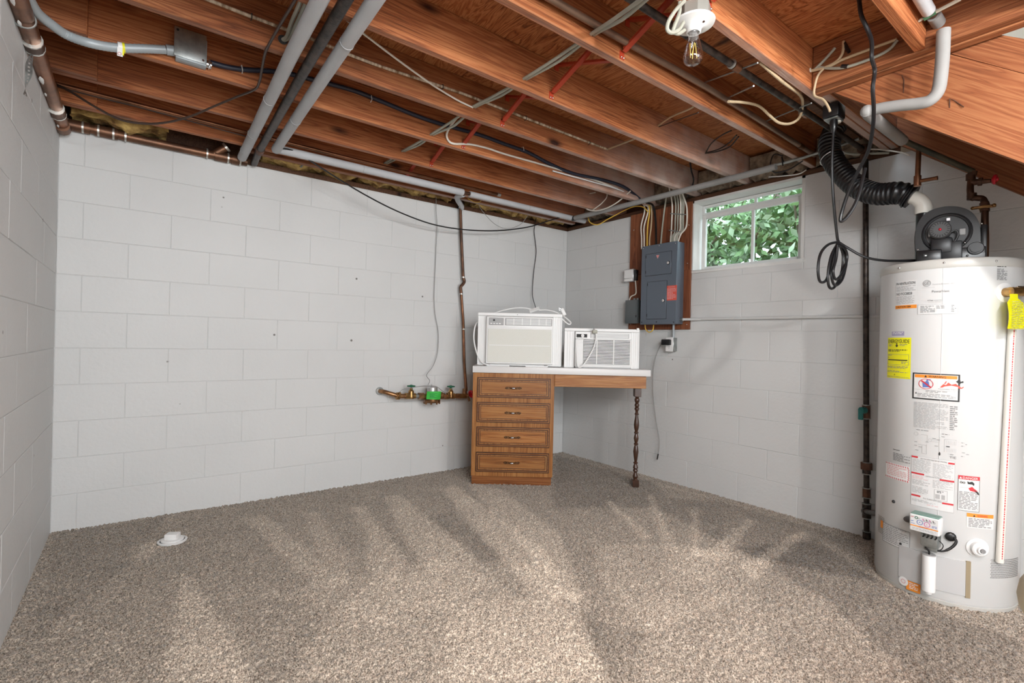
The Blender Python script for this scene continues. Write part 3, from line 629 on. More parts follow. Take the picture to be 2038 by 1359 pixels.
p = P(432, 298, 'y', -.03); b = new(); tube(b, [(p.x-.02, -.03, 2.236), (p.x+.045, -.055, 2.29)], .024, 12); obj('wye_branch', b, M_copperd, cb)
b = new(); tube(b, [(p.x+.042, -.054, 2.287), (p.x+.052, -.058, 2.296)], .03, 12); obj('solder_joint', b, M_solder, cb)
# three pipes crossing under the joists
FZ = 2.240
f1 = run('insulated_pipe', [(.80, -3.6, FZ-.004), (.832, -1.55, FZ), (.872, -.10, FZ-.004)], .027, M_foam, 'grey foam insulated pipe nearest the side wall, under the joists', 'pipe', 'foam insulated pipes crossing under the joists', 14, 1)
f2 = run('insulated_pipe', [(.932, -3.6, FZ-.006), (.985, -1.5, FZ), (1.012, -.385, FZ-.002)], .027, M_foam, 'grey foam insulated pipe just beyond the black pipe, under the joists', 'pipe', 'foam insulated pipes crossing under the joists', 14, 1)
for f, ys_ in ((f1, (-1.05, -.55, -.24)), (f2, (-1.75, -.9))):
    for y in ys_:
        x = (.832 if f is f1 else .985)+(.0276*(y+1.5) if f is f1 else .0242*(y+1.5)); ring_on(f, 'foam_seam', (x, y, FZ-.002), (.027, 1, 0), .0283, .004, M_acd)
ip = tag(obj('iron_pipe', tube(new(), [(.862, -3.6, 2.236), (.905, -1.4, 2.236), (.935, -.30, 2.236), (.948, -.06, 2.228)], .021, 14), M_iron), 'dark rusty iron pipe between the two grey insulated pipes', 'pipe')
ring_on(ip, 'coupling', (.936, -.31, 2.236), (.03, 1, 0), .026, .05, M_ironr)
# insulated pipe along the back wall with its tee and copper drop
bz, by = 2.243, -.385
xT = P(928, 384, 'y', by).x; xE = 3.50
bp = run('insulated_pipe', [(.995, by, bz), (xT-.03, by, bz)], .025, M_foam, 'long grey foam pipe along the back wall, from the crossing pipes to the tee', 'pipe', 'foam insulated pipes along the back wall', 14, 1)
ring_on(bp, 'foam_seam', (1.55, by, bz), (1, 0, 0), .0262, .004, M_acd)
bp2 = run('insulated_pipe', [(xT+.03, by, bz), (xE+.16, by, bz-.002)], .022, M_foam, 'grey foam insulated pipe along the back wall, between the tee and the far corner', 'pipe', 'foam insulated pipes along the back wall', 14, 1)
ring_on(bp2, 'foam_seam', (xT+.62, by, bz), (1, 0, 0), .0232, .004, M_acd)
tee = tag(obj('pipe_tee', (lambda b: (tube(b, [(xT-.035, by, bz), (xT+.035, by, bz)], .014, 12), tube(b, [(xT, by, bz), (xT, by+.05, bz)], .013, 12)) and b)(new()), M_copperd), 'small copper tee where the drop pipe leaves the back wall pipe', 'pipe fitting')
dp0 = P(916, 400, 'y', -.045)
run('insulated_pipe', [(xT, by+.045, bz), (xT+.005, by+.15, bz), (dp0.x, -.07, bz-.012), (dp0.x, -.05, bz-.03)], .021, M_foam, 'short grey foam elbow between the tee and the copper drop pipe', 'pipe', None, 12, 3)
D = [P(916, 400, 'y', -.045), P(918, 470, 'y', -.045), P(922, 552, 'y', -.045)]
D2 = [P(924, 560, 'y', -.05), P(921, 566, 'y', -.05), P(917, 571, 'y', -.05), P(918, 585, 'y', -.05), P(922, 640, 'y', -.05), P(924, 720, 'y', -.05), P(928, 778, 'y', -.05)]
drop = tag(obj('copper_drop_pipe', tube(new(), D+D2[:1], .0125, 12), M_copperd), 'thin vertical copper pipe dropping down the back wall beside the cabinet', 'pipe')
obj('jog', tube(new(), [D[-1]]+D2[:4], .013, 12, sm=4), M_copperd, drop); obj('lower_run', tube(new(), D2[3:], .0115, 12), M_copper, drop, label='brighter copper lower run')
for p in (D[-1], D2[3], P(923, 655, 'y', -.05)): ring_on(drop, 'solder_joint', p, (0, 0, 1), .0145, .010, M_solder)
# copper tube in the last bay, from the side wall to beyond the tee
ct = run('copper_tube', [(-.1, -.33, 2.330), (.9, -.33, 2.318), (1.7, -.33, 2.312), (2.72, -.33, 2.312)], .0115, M_copper, 'thin copper tube in the last joist bay before the back wall', 'pipe', None, 10, 3)
ring_on(ct, 'end_cap', (2.715, -.33, 2.312), (1, 0, 0), .014, .03, M_solder)
# insulated pipe along the right wall over the panel, thin conduit beyond it
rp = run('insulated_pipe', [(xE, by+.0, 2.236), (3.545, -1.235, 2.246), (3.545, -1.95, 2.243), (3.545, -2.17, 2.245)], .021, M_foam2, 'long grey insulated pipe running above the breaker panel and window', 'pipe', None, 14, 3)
ring_on(rp, 'tape_band', (xE+.002, by-.02, 2.236), (0, 1, 0), .0235, .03, M_black)
run('steel_conduit', [(3.545, -2.16, 2.258), (3.56, -2.32, 2.262), (3.6, -2.6, 2.30)], .009, M_galv, 'thin steel conduit continuing from the grey pipe towards the black hose', 'conduit', None, 10, 2)
b = new(); tube(b, [P(1560, 322, 'x', 3.53), P(1556, 312, 'x', 3.53), P(1558, 330, 'x', 3.53)], .004, 6); tag(obj('pipe_hook', b, M_black), 'small black hook at the end of the grey pipe over the window', 'hook')
# tarnished pipe on the joist face and the black gas line in the next bay
jp = run('brown_copper_pipe', [(-.1, jf(1)-.034, 2.33), (1.65, jf(1)-.034, 2.324), (2.5, jf(1)-.034, 2.334), (3.7, jf(1)-.034, 2.308)], .0138, M_tarn, 'long brown tarnished pipe along the joist beside the light bulb', 'pipe', None, 12, 3)
ring_on(jp, 'coupling', (3.5, jf(1)-.034, 2.312), (1, 0, 0), .016, .05, M_copper)
GY = -2.578
gp = tag(obj('gas_pipe', tube(new(), [(-.1, GY+.06, 2.31), (1.7, GY+.045, 2.30), (2.9, GY+.015, 2.285), (3.765, GY, 2.282)], .0140, 14), M_iron), 'black iron gas pipe in the joist bay by the light bulb', 'pipe')
for x in (2.36, 3.03): ring_on(gp, 'coupling', (x, GY+.028, 2.291), (1, 0, -.02), .0175, .045, M_copper)
for x in (2.325, 2.998): ring_on(gp, 'ring', (x, GY+.028, 2.2925), (1, 0, -.02), .0195, .007, M_solder)
GX = 3.768
gv = thing('gas_drop_pipe', 'black iron gas pipe standing against the block wall beside the water heater', 'pipe', (GX, -2.61, .02))
def gpt(py): q = P(1722.5+(py-310)*.003, py, 'x', GX); return q
zz = lambda py: gpt(py).z
yy = lambda py: gpt(py).y
def gcyl(name, p0, p1, r, m, label=None, n=14): obj(name, tube(new(), [(GX, yy(p0), zz(p0)), (GX, yy(p1), zz(p1))], r, n), m, gv, label=label)
gcyl('pipe_run', 312, 812, .0150, M_iron); gcyl('pipe_run', 812, 925, .0145, M_iron); gcyl('pipe_run', 925, 1000, .0145, M_iron); gcyl('drip_leg', 1025, 1072, .0145, M_iron)
obj('top_tee', (lambda b: (tube(b, [(GX, yy(318), zz(318)), (GX, yy(318), 2.31)], .028, 12), tube(b, [(GX-.05, GY, 2.282), (GX+.02, GY, 2.282)], .026, 12)) and b)(new()), M_ironr, gv)
gcyl('gas_cock', 806, 832, .020, M_ironr)
q = gpt(816); b = new(); tube(b, [(GX-.02, q.y, q.z), (GX-.048, q.y+.012, q.z)], .019, 10); box(b, GX-.05, GX-.04, q.y+.0, q.y+.026, q.z-.055, q.z+.01, bevel=.003, seg=1); obj('cock_handle', b, M_teal, gv, label='teal valve handle')
gcyl('union_nut', 921, 934, .030, M_ironr, n=8); gcyl('union_collar', 934, 942, .021, M_iron); gcyl('coupling', 972, 989, .020, M_ironr)
gcyl('tee', 1003, 1030, .022, M_iron); gcyl('drip_cap', 1058, 1072, .021, M_iron, n=8)
for py in (806, 833, 920, 943, 971, 990, 1002, 1031, 1057): gcyl('thread_ring', py-.8, py+.8, .0225 if py > 960 else .0215, M_galv)

# ------------------------------------------------------------------ electrical: flexible conduit, junction box, cables
F4 = jf(4)
cpts = [P(48, -22, 'z', 2.232), P(58, 0, 'z', 2.236), P(75, 26, 'z', 2.238), P(103, 49, 'z', 2.24), P(134, 70, 'z', 2.242), P(180, 86, 'y', F4-.055), P(232, 95, 'y', F4-.035), P(290, 97, 'y', F4-.03), P(330, 99, 'y', F4-.03)]
sp = smooth_path(cpts, 14)
b = new(); tube(b, sp, [.0165+.0012*(i % 2) for i in range(len(sp))], 12)
fc = tag(obj('flexible_conduit', b, M_conduit), 'grey ribbed flexible conduit curving to the metal junction box', 'conduit')
obj('end_fitting', tube(new(), [P(331, 99, 'y', F4-.03), P(350, 102, 'y', F4-.03)], .021, 12), M_conduit, fc)
q = P(240, 94, 'y', F4-.035); b = new(); tube(b, [q+Vector((-.008, 0, -.002)), q+Vector((.006, 0, 0))], .0195, 12); box(b, q.x-.010, q.x+.008, q.y-.020, q.y-.017, q.z-.045, q.z-.01); o = obj('paper_tag', b, M_white, fc, label='white paper tag')
b = new(); tube(b, [q+Vector((.006, 0, 0)), q+Vector((.014, 0, .001))], .0198, 12); box(b, q.x+.007, q.x+.012, q.y-.0205, q.y-.0175, q.z-.038, q.z-.01); obj('yellow_band', b, M_ytag, fc, label='yellow band')
b = new(); torus(b, (q.x-.002, q.y-.021, q.z-.036), .0055, .0016, Matrix.Rotation(PI/2, 4, 'X'), 12, 5); obj('tag_print', b, M_pprint, fc)
jb = thing('junction_box', 'square galvanised junction box on the side of a joist', 'junction box', (.523, F4-.025, 2.283))
b = new(); box(b, .467, .580, F4-.048, F4-.001, 2.282, 2.395, bevel=.003); obj('box_body', b, M_conduit, jb)
b = new(); box(b, .460, .577, F4-.053, F4-.049, 2.288, 2.412, bevel=.004); obj('cover_plate', b, M_galv, jb)
for x, z in ((.472, 2.398), (.566, 2.300)): b = new(); cyl(b, (x, F4-.053, z), (x, F4-.0555, z), .005, 10); obj('screw', b, M_dark if z > 2.35 else M_steel, jb)
b = new(); tube(b, [(.578, F4-.024, 2.303), (.600, F4-.024, 2.302)], .015, 12); box(b, .588, .594, F4-.045, F4-.003, 2.285, 2.32, bevel=.002); obj('cable_clamp', b, M_steel, jb)
blk = [P(418, 124, 'y', F4-.016), P(450, 133, 'y', F4-.014), P(490, 139, 'y', F4-.014), P(560, 144, 'y', F4-.014), P(640, 163, 'y', F4-.014), P(700, 179, 'y', F4-.014), P(750, 198, 'y', F4-.014), P(850, 238, 'y', F4-.014), P(950, 267, 'y', F4-.014), P(1000, 285, 'y', F4-.014), P(1050, 303, 'y', F4-.014), P(1092, 325, 'y', F4-.014), P(1140, 345, 'y', F4-.014), P(1200, 358, 'y', F4-.02), P(1240, 371, 'y', F4-.03), P(1264, 388, 'x', 3.56), P(1277, 400, 'x', 3.63)]
bc = run('black_feed_cable', blk, .0115, M_navy, 'thick black cable stapled along a joist from the junction box to the panel', 'cable', n=10, sm=4)
for px, py in ((481, 137), (738, 196), (1040, 297)):
    q = P(px, py, 'y', F4-.014); obj('cable_staple', (lambda b: tube(b, [q+Vector((-.004, .012, .014)), q+Vector((-.002, -.012, .010)), q+Vector((.002, -.012, -.010)), q+Vector((.004, .012, -.014))], .0022, 6) and b)(new()), M_white, bc)
# dark thin cable that droops from the corner, is stapled twice and leaves overhead
run('drooping_cable', [P(108, 166, 'y', -.36), P(140, 182, 'y', -.42), P(190, 213, 'y', -.5), P(240, 238, 'y', -.55), P(290, 246, 'y', -.6), P(335, 243, 'y', -.66), P(380, 231, 'y', -.74), P(425, 212, 'y', -.82), P(470, 193, 'y', -.92), P(507, 178, 'z', 2.26), P(517, 160, 'z', 2.262), P(521, 140, 'z', 2.262), P(528, 105, 'z', 2.262), P(540, 80, 'z', 2.262), P(560, 45, 'z', 2.262), P(590, -5, 'z', 2.262), P(615, -60, 'z', 2.262)], .0055, M_dcable, 'thin dark cable drooping from the corner under the joists', 'cable', n=6, sm=4)
run('thin_dark_cable', [P(112, 172, 'y', -.36), P(180, 190, 'y', -.36), P(270, 212, 'y', -.36), P(360, 236, 'y', -.36), P(440, 258, 'y', -.36), P(492, 272, 'y', -.36)], .0035, M_dcable, 'thin dark wire alongside the copper tube in the last bay', 'cable', n=6)
# pale braided cable along joist 3
F3 = jf(3)-.009
pc = run('braided_cable', [P(390, -10, 'y', F3), P(418, 1, 'y', F3), P(490, 29, 'y', F3), P(554, 53, 'y', F3), P(619, 77, 'y', F3), P(696, 109, 'y', F3), P(760, 133, 'y', F3), P(830, 156, 'y', F3), P(920, 186, 'y', F3), P(1000, 217, 'y', F3), P(1085, 250, 'y', F3), P(1171, 283, 'y', F3), P(1209, 297, 'y', F3)], .0066, M_braid, 'pale braided cable stapled along the middle of a joist', 'cable', n=8, sm=3)
for px, py in ((500, 33), (880, 173), (1046, 235), (1172, 284)):
    q = P(px, py, 'y', F3); obj('cable_staple', tube(new(), [q+Vector((0, .01, .012)), q+Vector((.001, -.009, .009)), q+Vector((.001, -.009, -.009)), q+Vector((0, .01, -.012))], .0018, 6), M_dark, pc)
run('white_cable', [P(690, 40, 'y', -1.78), P(722, 66, 'y', -1.72), P(790, 118, 'y', -1.6), P(848, 160, 'y', -1.53), P(870, 175, 'y', -1.5), P(910, 199, 'y', jf(3)-.012), P(941, 214, 'y', jf(3)-.004)], .0045, M_wcable, 'thin white cable slanting down to a hole in a joist', 'cable', n=6)
# twin cables through drilled holes in joist after joist
holes = [P(1290, -12, 'y', -2.70), P(1176, 68, 'y', jf(1)), P(1042, 157, 'y', jf(2)), P(940, 213, 'y', jf(3)), P(857, 268, 'y', jf(4)), P(800, 301, 'y', jf(5)), P(765, 325, 'y', jf(6))]
for n, (dx, lab) in enumerate(((0, 'grey twin cable threaded through the row of joists by the red braces'), (.016, 'second grey cable beside it, threaded through the same joist holes'))):
    pts = []
    for i in range(len(holes)-1):
        a_, c_ = holes[i], holes[i+1]; o_ = Vector((dx, 0, .004*n))
        pts += [a_+o_, a_+(c_-a_)*.5+o_+Vector((dx*.8, 0, -.004-.012*(i == 3)*n))]
    pts.append(holes[-1]+Vector((dx, 0, 0))); run('joist_cable', pts, .0068, M_gcable, lab, 'cable', 'cables threaded through the joists', 8, 3)
for n, dx in enumerate((0, .017)):
    run('joist_cable', [P(606, -12, 'y', -1.86)+Vector((dx, 0, .02)), P(596, 8, 'y', -1.8)+Vector((dx, 0, 0)), P(580, 45, 'y', -1.62)+Vector((dx, 0, 0)), P(571, 72, 'y', -1.5)+Vector((dx*.6, 0, 0)), P(563, 79, 'y', jf(3)-.002)+Vector((dx*.3, 0, 0))], .0075, M_gcable, ('grey cable bending into a drilled joist hole near the insulated pipes', 'second grey cable bending into the same hole near the insulated pipes')[n], 'cable', 'cables by the insulated pipes', 8)
b = new(); q = P(563, 79, 'y', jf(3)-.001); cyl(b, q, q+Vector((0, .006, 0)), .019, 14); tag(obj('drilled_hole', b, M_dark), 'dark hole drilled in a joist for the two grey cables', 'hole')
# white cable that loops down and follows joist 4 to the panel
q4 = F4-.012
run('white_cable', [P(908, 236, 'y', -1.16), P(896, 252, 'y', -1.12), P(889, 267, 'y', q4-.01), P(892, 279, 'y', q4), P(903, 286, 'y', q4), P(934, 287, 'y', q4), P(970, 295, 'y', q4), P(1006, 307, 'y', q4), P(1081, 328, 'y', q4), P(1142, 346, 'y', q4), P(1180, 357, 'y', q4), P(1215, 370, 'y', q4-.01), P(1250, 384, 'x', 3.52), P(1280, 402, 'x', 3.64)], .0062, M_wcable, 'white cable looping out of a joist hole and running towards the panel', 'cable', n=8, sm=4)
run('white_cable', [P(1100, 340, 'y', q4-.008), P(1180, 362, 'y', q4-.008), P(1225, 375, 'y', q4-.01), P(1256, 388, 'x', 3.53), P(1284, 405, 'x', 3.65)], .005, M_white, 'shorter white cable joining the bundle near the breaker panel', 'cable', n=6)

# red steel bridging, one strap each way in every bay
BX = 1.925
def brace(i, up, lab):
    ya, yb = (JY[i] if i >= 0 else -3.056), jf(i+1); x = BX+(.0 if up else .028)
    p0, p1 = (Vector((x, yb-.002, JB+.028)), Vector((x, ya+.004, DK-.018))) if up else (Vector((x, yb-.004, DK-.018)), Vector((x, ya+.004, JB+.03)))
    d = (p1-p0); M = axis_m(p0, d, (1, 0, 0)); l = d.length; b = new()
    box(b, -.011, .011, -.0015, .0015, .012, l-.012, M=M); box(b, -.0125, -.010, -.0015, .009, .02, l-.02, M=M); box(b, .010, .0125, -.0015, .009, .02, l-.02, M=M)
    for p, s in ((p0, -1), (p1, 1)): box(b, p.x-.013, p.x+.013, p.y-.001 if s < 0 else p.y-.003, p.y+.002 if s < 0 else p.y+.001, p.z-.022, p.z+.012)
    o = tag(obj('bridging_brace', b, M_red), lab, 'brace', 'red steel braces between the joists')
    if up:
        for dx in (-.007, .007): bb = new(); ball(bb, (x+dx, p0.y-.003, p0.z-.016), .0042, 6); obj('nail_head', bb, M_steel, o)
ordn = {-1: 'in the bay over the light bulb', 0: 'in the bay with the black gas pipe', 1: 'in the bay just past the tarnished brown pipe', 2: 'in the bay where the thin white cable slants', 3: 'in the bay past the pale braided cable', 4: 'in the bay past the thick black cable', 5: 'in the last bay before the back wall'}
for i in range(-1, 6):
    brace(i, True, 'red brace '+ordn[i]+', its nailed end low'); brace(i, False, 'red brace '+ordn[i]+', its far end high')

# ------------------------------------------------------------------ lampholder with the bare bulb
lx, ly = 1.868, -2.668
lf = thing('lampholder', 'bare clear bulb in a white porcelain lampholder under the joist', 'ceiling light', (lx, ly, JB))
T = Matrix.Translation((lx, ly, 0)); Md = lambda z: T @ Matrix.Translation((0, 0, z)) @ Matrix.Rotation(PI, 4, 'X')
b = new(); lathe(b, [(.052, -.005), (.055, 0), (.055, .044), (.052, .048)], 8, Md(JB)); obj('octagon_box', b, M_octo, lf, ang=30)
b = new(); lathe(b, [(.066, .0), (.070, .004), (.068, .009), (.050, .014), (.031, .020), (.026, .027), (.0245, .038), (.020, .040), (.018, .030)], 28, Md(JB-.046)); obj('porcelain_base', b, M_porc, lf)
b = new(); cyl(b, (lx+.0, ly-.037, JB-.060), (lx, ly-.038, JB-.066), .004, 8); obj('screw', b, M_ironr, lf)
z0 = JB-.082
b = new(); lathe(b, [(.0135, -.022), (.0145, -.01), (.0145, .0), (.013, .004)], 18, Md(z0)); obj('bulb_cap', b, M_alum, lf)
b = new(); lathe(b, [(.0135, .0), (.016, .012), (.0205, .030), (.0265, .052), (.0315, .072), (.0335, .086), (.0315, .099), (.023, .109), (.011, .114), (0, .1155)], 24, Md(z0)); obj('bulb_glass', b, M_bulb, lf)
b = new(); lathe(b, [(.008, .0), (.006, .016), (.004, .04), (.006, .044), (.003, .048), (0, .049)], 12, Md(z0)); obj('glass_stem', b, M_bulb, lf)
for k, (a0, a1) in enumerate(((-.010, -.004), (-.002, -.011), (.011, .004), (.003, .010))):
    b = new(); tube(b, [(lx+a0, ly+.006*(-1)**k, z0-.040), (lx+a1*1.4, ly+.006*(-1)**k, z0-.088)], .0011, 6); obj('filament', b, M_fil, lf)
# cables looped about the box
for n, (pts, m, lab) in enumerate((
    ([(1362, 2, 'y', -2.70), (1345, 20, 'y', -2.70), (1331, 42, 'y', -2.70), (1328, 58, 'y', -2.70), (1336, 65, 'y', -2.70), (1350, 60, 'y', -2.69), (1360, 45, 'y', -2.68)], M_gcable, 'grey cable hanging in a loop beside the lampholder, outer strand'),
    ([(1353, 4, 'y', -2.68), (1352, 25, 'y', -2.68), (1343, 50, 'y', -2.68), (1340, 62, 'y', -2.68), (1350, 67, 'y', -2.68), (1362, 60, 'y', -2.67)], M_gcable, 'grey cable hanging in a loop beside the lampholder, inner strand'),
    ([(1412, 12, 'y', -2.66), (1424, 18, 'y', -2.68), (1440, 22, 'y', -2.68), (1456, 14, 'y', -2.68), (1468, -4, 'y', -2.68)], M_gcable, 'grey cable curving out of the far side of the lampholder box, lower strand'),
    ([(1408, 12, 'y', -2.66), (1424, 2, 'y', -2.68), (1444, -6, 'y', -2.68)], M_wcable, 'pale cable leaving the far side of the lampholder box, upper strand'))):
    run('lamp_cable', pp(pts), .0062, m, lab, 'cable', 'cables at the lampholder', 8, 6)

# ------------------------------------------------------------------ more cables in the bays
run('joist_cable', [P(1310, 250, 'y', jf(2)-.002), P(1335, 233, 'y', -2.0), P(1372, 217, 'y', -2.2), P(1385, 208, 'y', -2.24)], .005, M_tcable, 'short tan cable leaving a joist hole above the bulb side bay', 'cable')
run('joist_cable', [P(1312, 252, 'y', jf(2)-.004), P(1345, 240, 'y', -2.0), P(1390, 224, 'y', -2.24)], .003, M_dcable, 'thin dark wire beside the short tan cable', 'cable', n=6)
for n, (pts, lab) in enumerate((([(1405, 303), (1416, 285), (1435, 270), (1455, 260)], 'black cable arcing out of a joist hole over the window, upper one'), ([(1406, 304), (1430, 297), (1450, 285), (1466, 269)], 'black cable arcing out of a joist hole over the window, middle one'), ([(1404, 305), (1425, 302), (1452, 292), (1470, 272)], 'black cable arcing out of a joist hole over the window, lower one'))):
    run('joist_cable', [P(x, y, 'y', jf(2)-.004-.11*i) for i, (x, y) in enumerate(pts)], .0042, M_black, lab, 'cable', 'black cables over the window', 6)
run('joist_cable', [P(1210, 297, 'y', jf(3)-.004), P(1235, 287, 'y', -1.6), P(1262, 277, 'y', -1.8)], .0058, M_tcable, 'tan cable at the end of the braided cable', 'cable', n=8)
run('tan_cable', [P(1450, 202, 'y', -2.42), P(1480, 204, 'y', -2.42), P(1510, 211, 'y', -2.42), P(1532, 230, 'y', -2.44), P(1550, 244, 'y', -2.46), P(1572, 246, 'y', -2.5), P(1590, 235, 'y', -2.54), P(1597, 212, 'y', -2.58), P(1593, 190, 'y', -2.62), P(1560, 165, 'y', -2.64), P(1512, 124, 'y', -2.64)], .0065, M_tcable, 'tan cable drooping in a loop between the gas pipe and the joist', 'cable', n=8, sm=6)
for n, (a_, c_) in enumerate((((1398, 166), (1508, 125)), ((1446, 196), (1500, 171)), ((1515, 245), (1615, 205)))):
    run('metal_strapping', [P(*a_, 'y', JY[1]+.0-.04), P(*c_, 'y', -2.645)], .0035, M_galv, ('thin grey metal strap across the bay behind the bulb, nearest one', 'thin grey metal strap across the bay behind the bulb, middle one', 'thin grey metal strap across the bay behind the bulb, one nearest the black hose')[n], 'strap', 'metal straps across the gas pipe bay', 6, 1)
# cables on the header by the stairs
HX = 2.75
hd = [([(1620, 140), (1640, 120), (1658, 100), (1662, 95)], .006, M_gcable, 'grey cable end fixed near the top of the stair header'),
      ([(1611, 141), (1640, 135), (1665, 122), (1677, 104), (1679, 82)], .006, M_tcable, 'tan cable rising from the joist corner to the deck over the header'),
      ([(1612, 142), (1650, 132), (1676, 119), (1720, 102), (1785, 78)], .006, M_tcable, 'tan cable strung along the header to the stub joist'),
      ([(1630, 134), (1660, 136), (1690, 132), (1740, 114), (1770, 98), (1786, 80)], .006, M_gcable, 'grey taped cable strung along the header under the tan cable'),
      ([(1640, 135), (1628, 150), (1622, 170), (1621, 190), (1638, 198), (1648, 212), (1652, 222)], .005, M_tcable, 'tan wire running down the joist end to the black receptacle')]
for pts, r, m, lab in hd: run('header_cable', [P(x, y, 'x', HX-.004) for x, y in pts], r, m, lab, 'cable', 'cables on the stair header', 8)
b = new(); tube(b, [P(1675, 132, 'x', HX-.006), P(1687, 132, 'x', HX-.006)], .0085, 8); tag(obj('tape_wrap', b, M_black), 'black tape wrapped round the grey cable on the header', 'tape')
b = new(); cyl(b, P(1606, 143, 'x', HX-.01), P(1614, 139, 'x', HX-.01), .009, 10); tag(obj('wire_nut', b, M_wcable), 'pale wire connector at the joist and header corner', 'wire connector')
b = new(); cyl(b, P(1680, 86, 'x', HX-.002), P(1690, 104, 'x', HX-.002), .007, 8); tag(obj('cable_clip', b, M_black), 'dark cable clip high on the stair header', 'clip')
# black receptacle under the joist end, with its plug
rx, ry = 2.975, -2.70
rc = thing('receptacle', 'black receptacle box hanging under the joist end by the stairs', 'receptacle', (rx, ry, 2.20))
b = new(); box(b, rx-.042, rx+.045, ry-.035, ry+.035, 2.196, 2.262, bevel=.008); obj('box_body', b, M_black, rc)
b = new(); box(b, rx-.036, rx+.038, ry-.030, ry+.030, 2.188, 2.196, bevel=.003); obj('face', b, M_galv, rc)
b = new(); cyl(b, (rx+.02, ry-.012, 2.189), (rx+.02, ry-.012, 2.182), .013, 14); obj('outlet', b, M_wcable, rc)
# cord with hanging coil, from the receptacle to the blower
cord = thing('coiled_extension', 'black cord hanging from the receptacle in a coil, then to the blower', 'extension cord', (rx, ry, 1.4))
b = new(); lathe(b, [(.016, 0), (.017, .02), (.012, .045), (.006, .06)], 10, Matrix.Translation((rx-.012, ry-.005, 2.186)) @ Matrix.Rotation(PI, 4, 'X')); obj('plug', b, M_black, cord)
cl = [Vector((rx-.012, ry-.005, 2.13)), P(1656, 330, 'y', ry), P(1659, 400, 'y', ry), P(1666, 470, 'y', ry), P(1669, 481, 'y', ry)]
obj('hanging_run', tube(new(), cl, .0065, 8, sm=4), M_rubber, cord)
for n, L in enumerate(([(1669, 481), (1648, 487), (1633, 505), (1628, 535), (1632, 560), (1645, 556), (1656, 520), (1666, 490)], [(1666, 486), (1654, 510), (1648, 545), (1650, 570), (1660, 572), (1674, 545), (1678, 510), (1671, 486)], [(1668, 487), (1660, 512), (1655, 548), (1662, 568), (1676, 556), (1684, 525), (1682, 500), (1672, 487)], [(1667, 488), (1664, 515), (1658, 540), (1664, 556), (1678, 540), (1686, 512), (1680, 492), (1669, 484)])):
    obj('coil_loop', tube(new(), [P(x, y, 'y', ry-.008*n) for x, y in L], .0062, 8, sm=5), M_rubber, cord)
obj('lead_to_blower', tube(new(), [P(1669, 482, 'y', ry), P(1690, 495, 'y', ry-.03), P(1720, 511, 'y', ry-.08), P(1755, 518, 'y', ry-.13), P(1790, 519, 'y', ry-.18), P(1826, 518, 'y', ry-.235)], .0062, 8, sm=5), M_rubber, cord)
run('hanging_cable', [P(1706, -25, 'x', 2.42), P(1710, 0, 'x', 2.42), P(1714, 30, 'x', 2.43), P(1728, 62, 'x', 2.45), P(1735, 85, 'x', 2.45), P(1735, 115, 'x', 2.45), P(1741, 140, 'x', 2.50), P(1737, 175, 'x', 2.50), P(1739, 215, 'x', 2.56), P(1737, 255, 'x', 2.64), P(1728, 300, 'x', 2.74), P(1708, 340, 'x', 2.80), P(1690, 378, 'x', 2.84), P(1676, 420, 'x', 2.86), P(1673, 440, 'x', 2.86), P(1685, 432, 'x', 2.87), P(1700, 410, 'x', 2.88), P(1710, 385, 'x', 2.89), P(1716, 360, 'x', 2.90), P(1722, 335, 'x', 2.92)], .0072, M_rubber, 'thick black cable hanging in front of the grey pipe, looped at its end', 'cable', n=8, sm=5)

# ------------------------------------------------------------------ desk in the corner: four-drawer cabinet, apron, turned leg, white top
DA = R_(-37.4); DO = Vector((2.432, -.446, 0))
desk = thing('desk', 'brown wooden corner desk with four drawers, white top and one turned leg', 'desk', DO, DA)
def dpart(name, fn, m, parent=None, label=None, ang=38): b = new(); fn(b); return obj(name, b, m, parent or desk, False, ang, label)
dpart('side_panel', lambda b: box(b, .0, .018, .004, .50, .075, .862), M_maple)
dpart('side_panel', lambda b: box(b, .607, .625, .004, .50, .075, .862), M_maple)
dpart('back_panel', lambda b: box(b, .018, .607, .485, .497, .075, .86), M_maple)
dpart('bottom_panel', lambda b: box(b, .018, .607, .004, .485, .075, .095), M_maple)
def face_frame(b):
    box(b, -.001, .036, -.012, .006, .068, .862, bevel=.0015, seg=1); box(b, .596, .626, -.012, .006, .068, .862, bevel=.0015, seg=1)
    for z0, z1 in ((.826, .862), (.636, .673), (.447, .483), (.253, .297), (.068, .103)): box(b, .036, .596, -.0115, .006, z0, z1)
dpart('face_frame', face_frame, M_maple)
dpart('toe_kick', lambda b: box(b, .004, .618, .006, .05, .0, .074), M_kick, label='scuffed dark stained base board')
def loop(b, u0, u1, z0, z1, t, v0, v1):
    box(b, u0, u1, v0, v1, z1-t, z1); box(b, u0, u1, v0, v1, z0, z0+t); box(b, u0, u0+t, v0, v1, z0+t, z1-t); box(b, u1-t, u1, v0, v1, z0+t, z1-t)
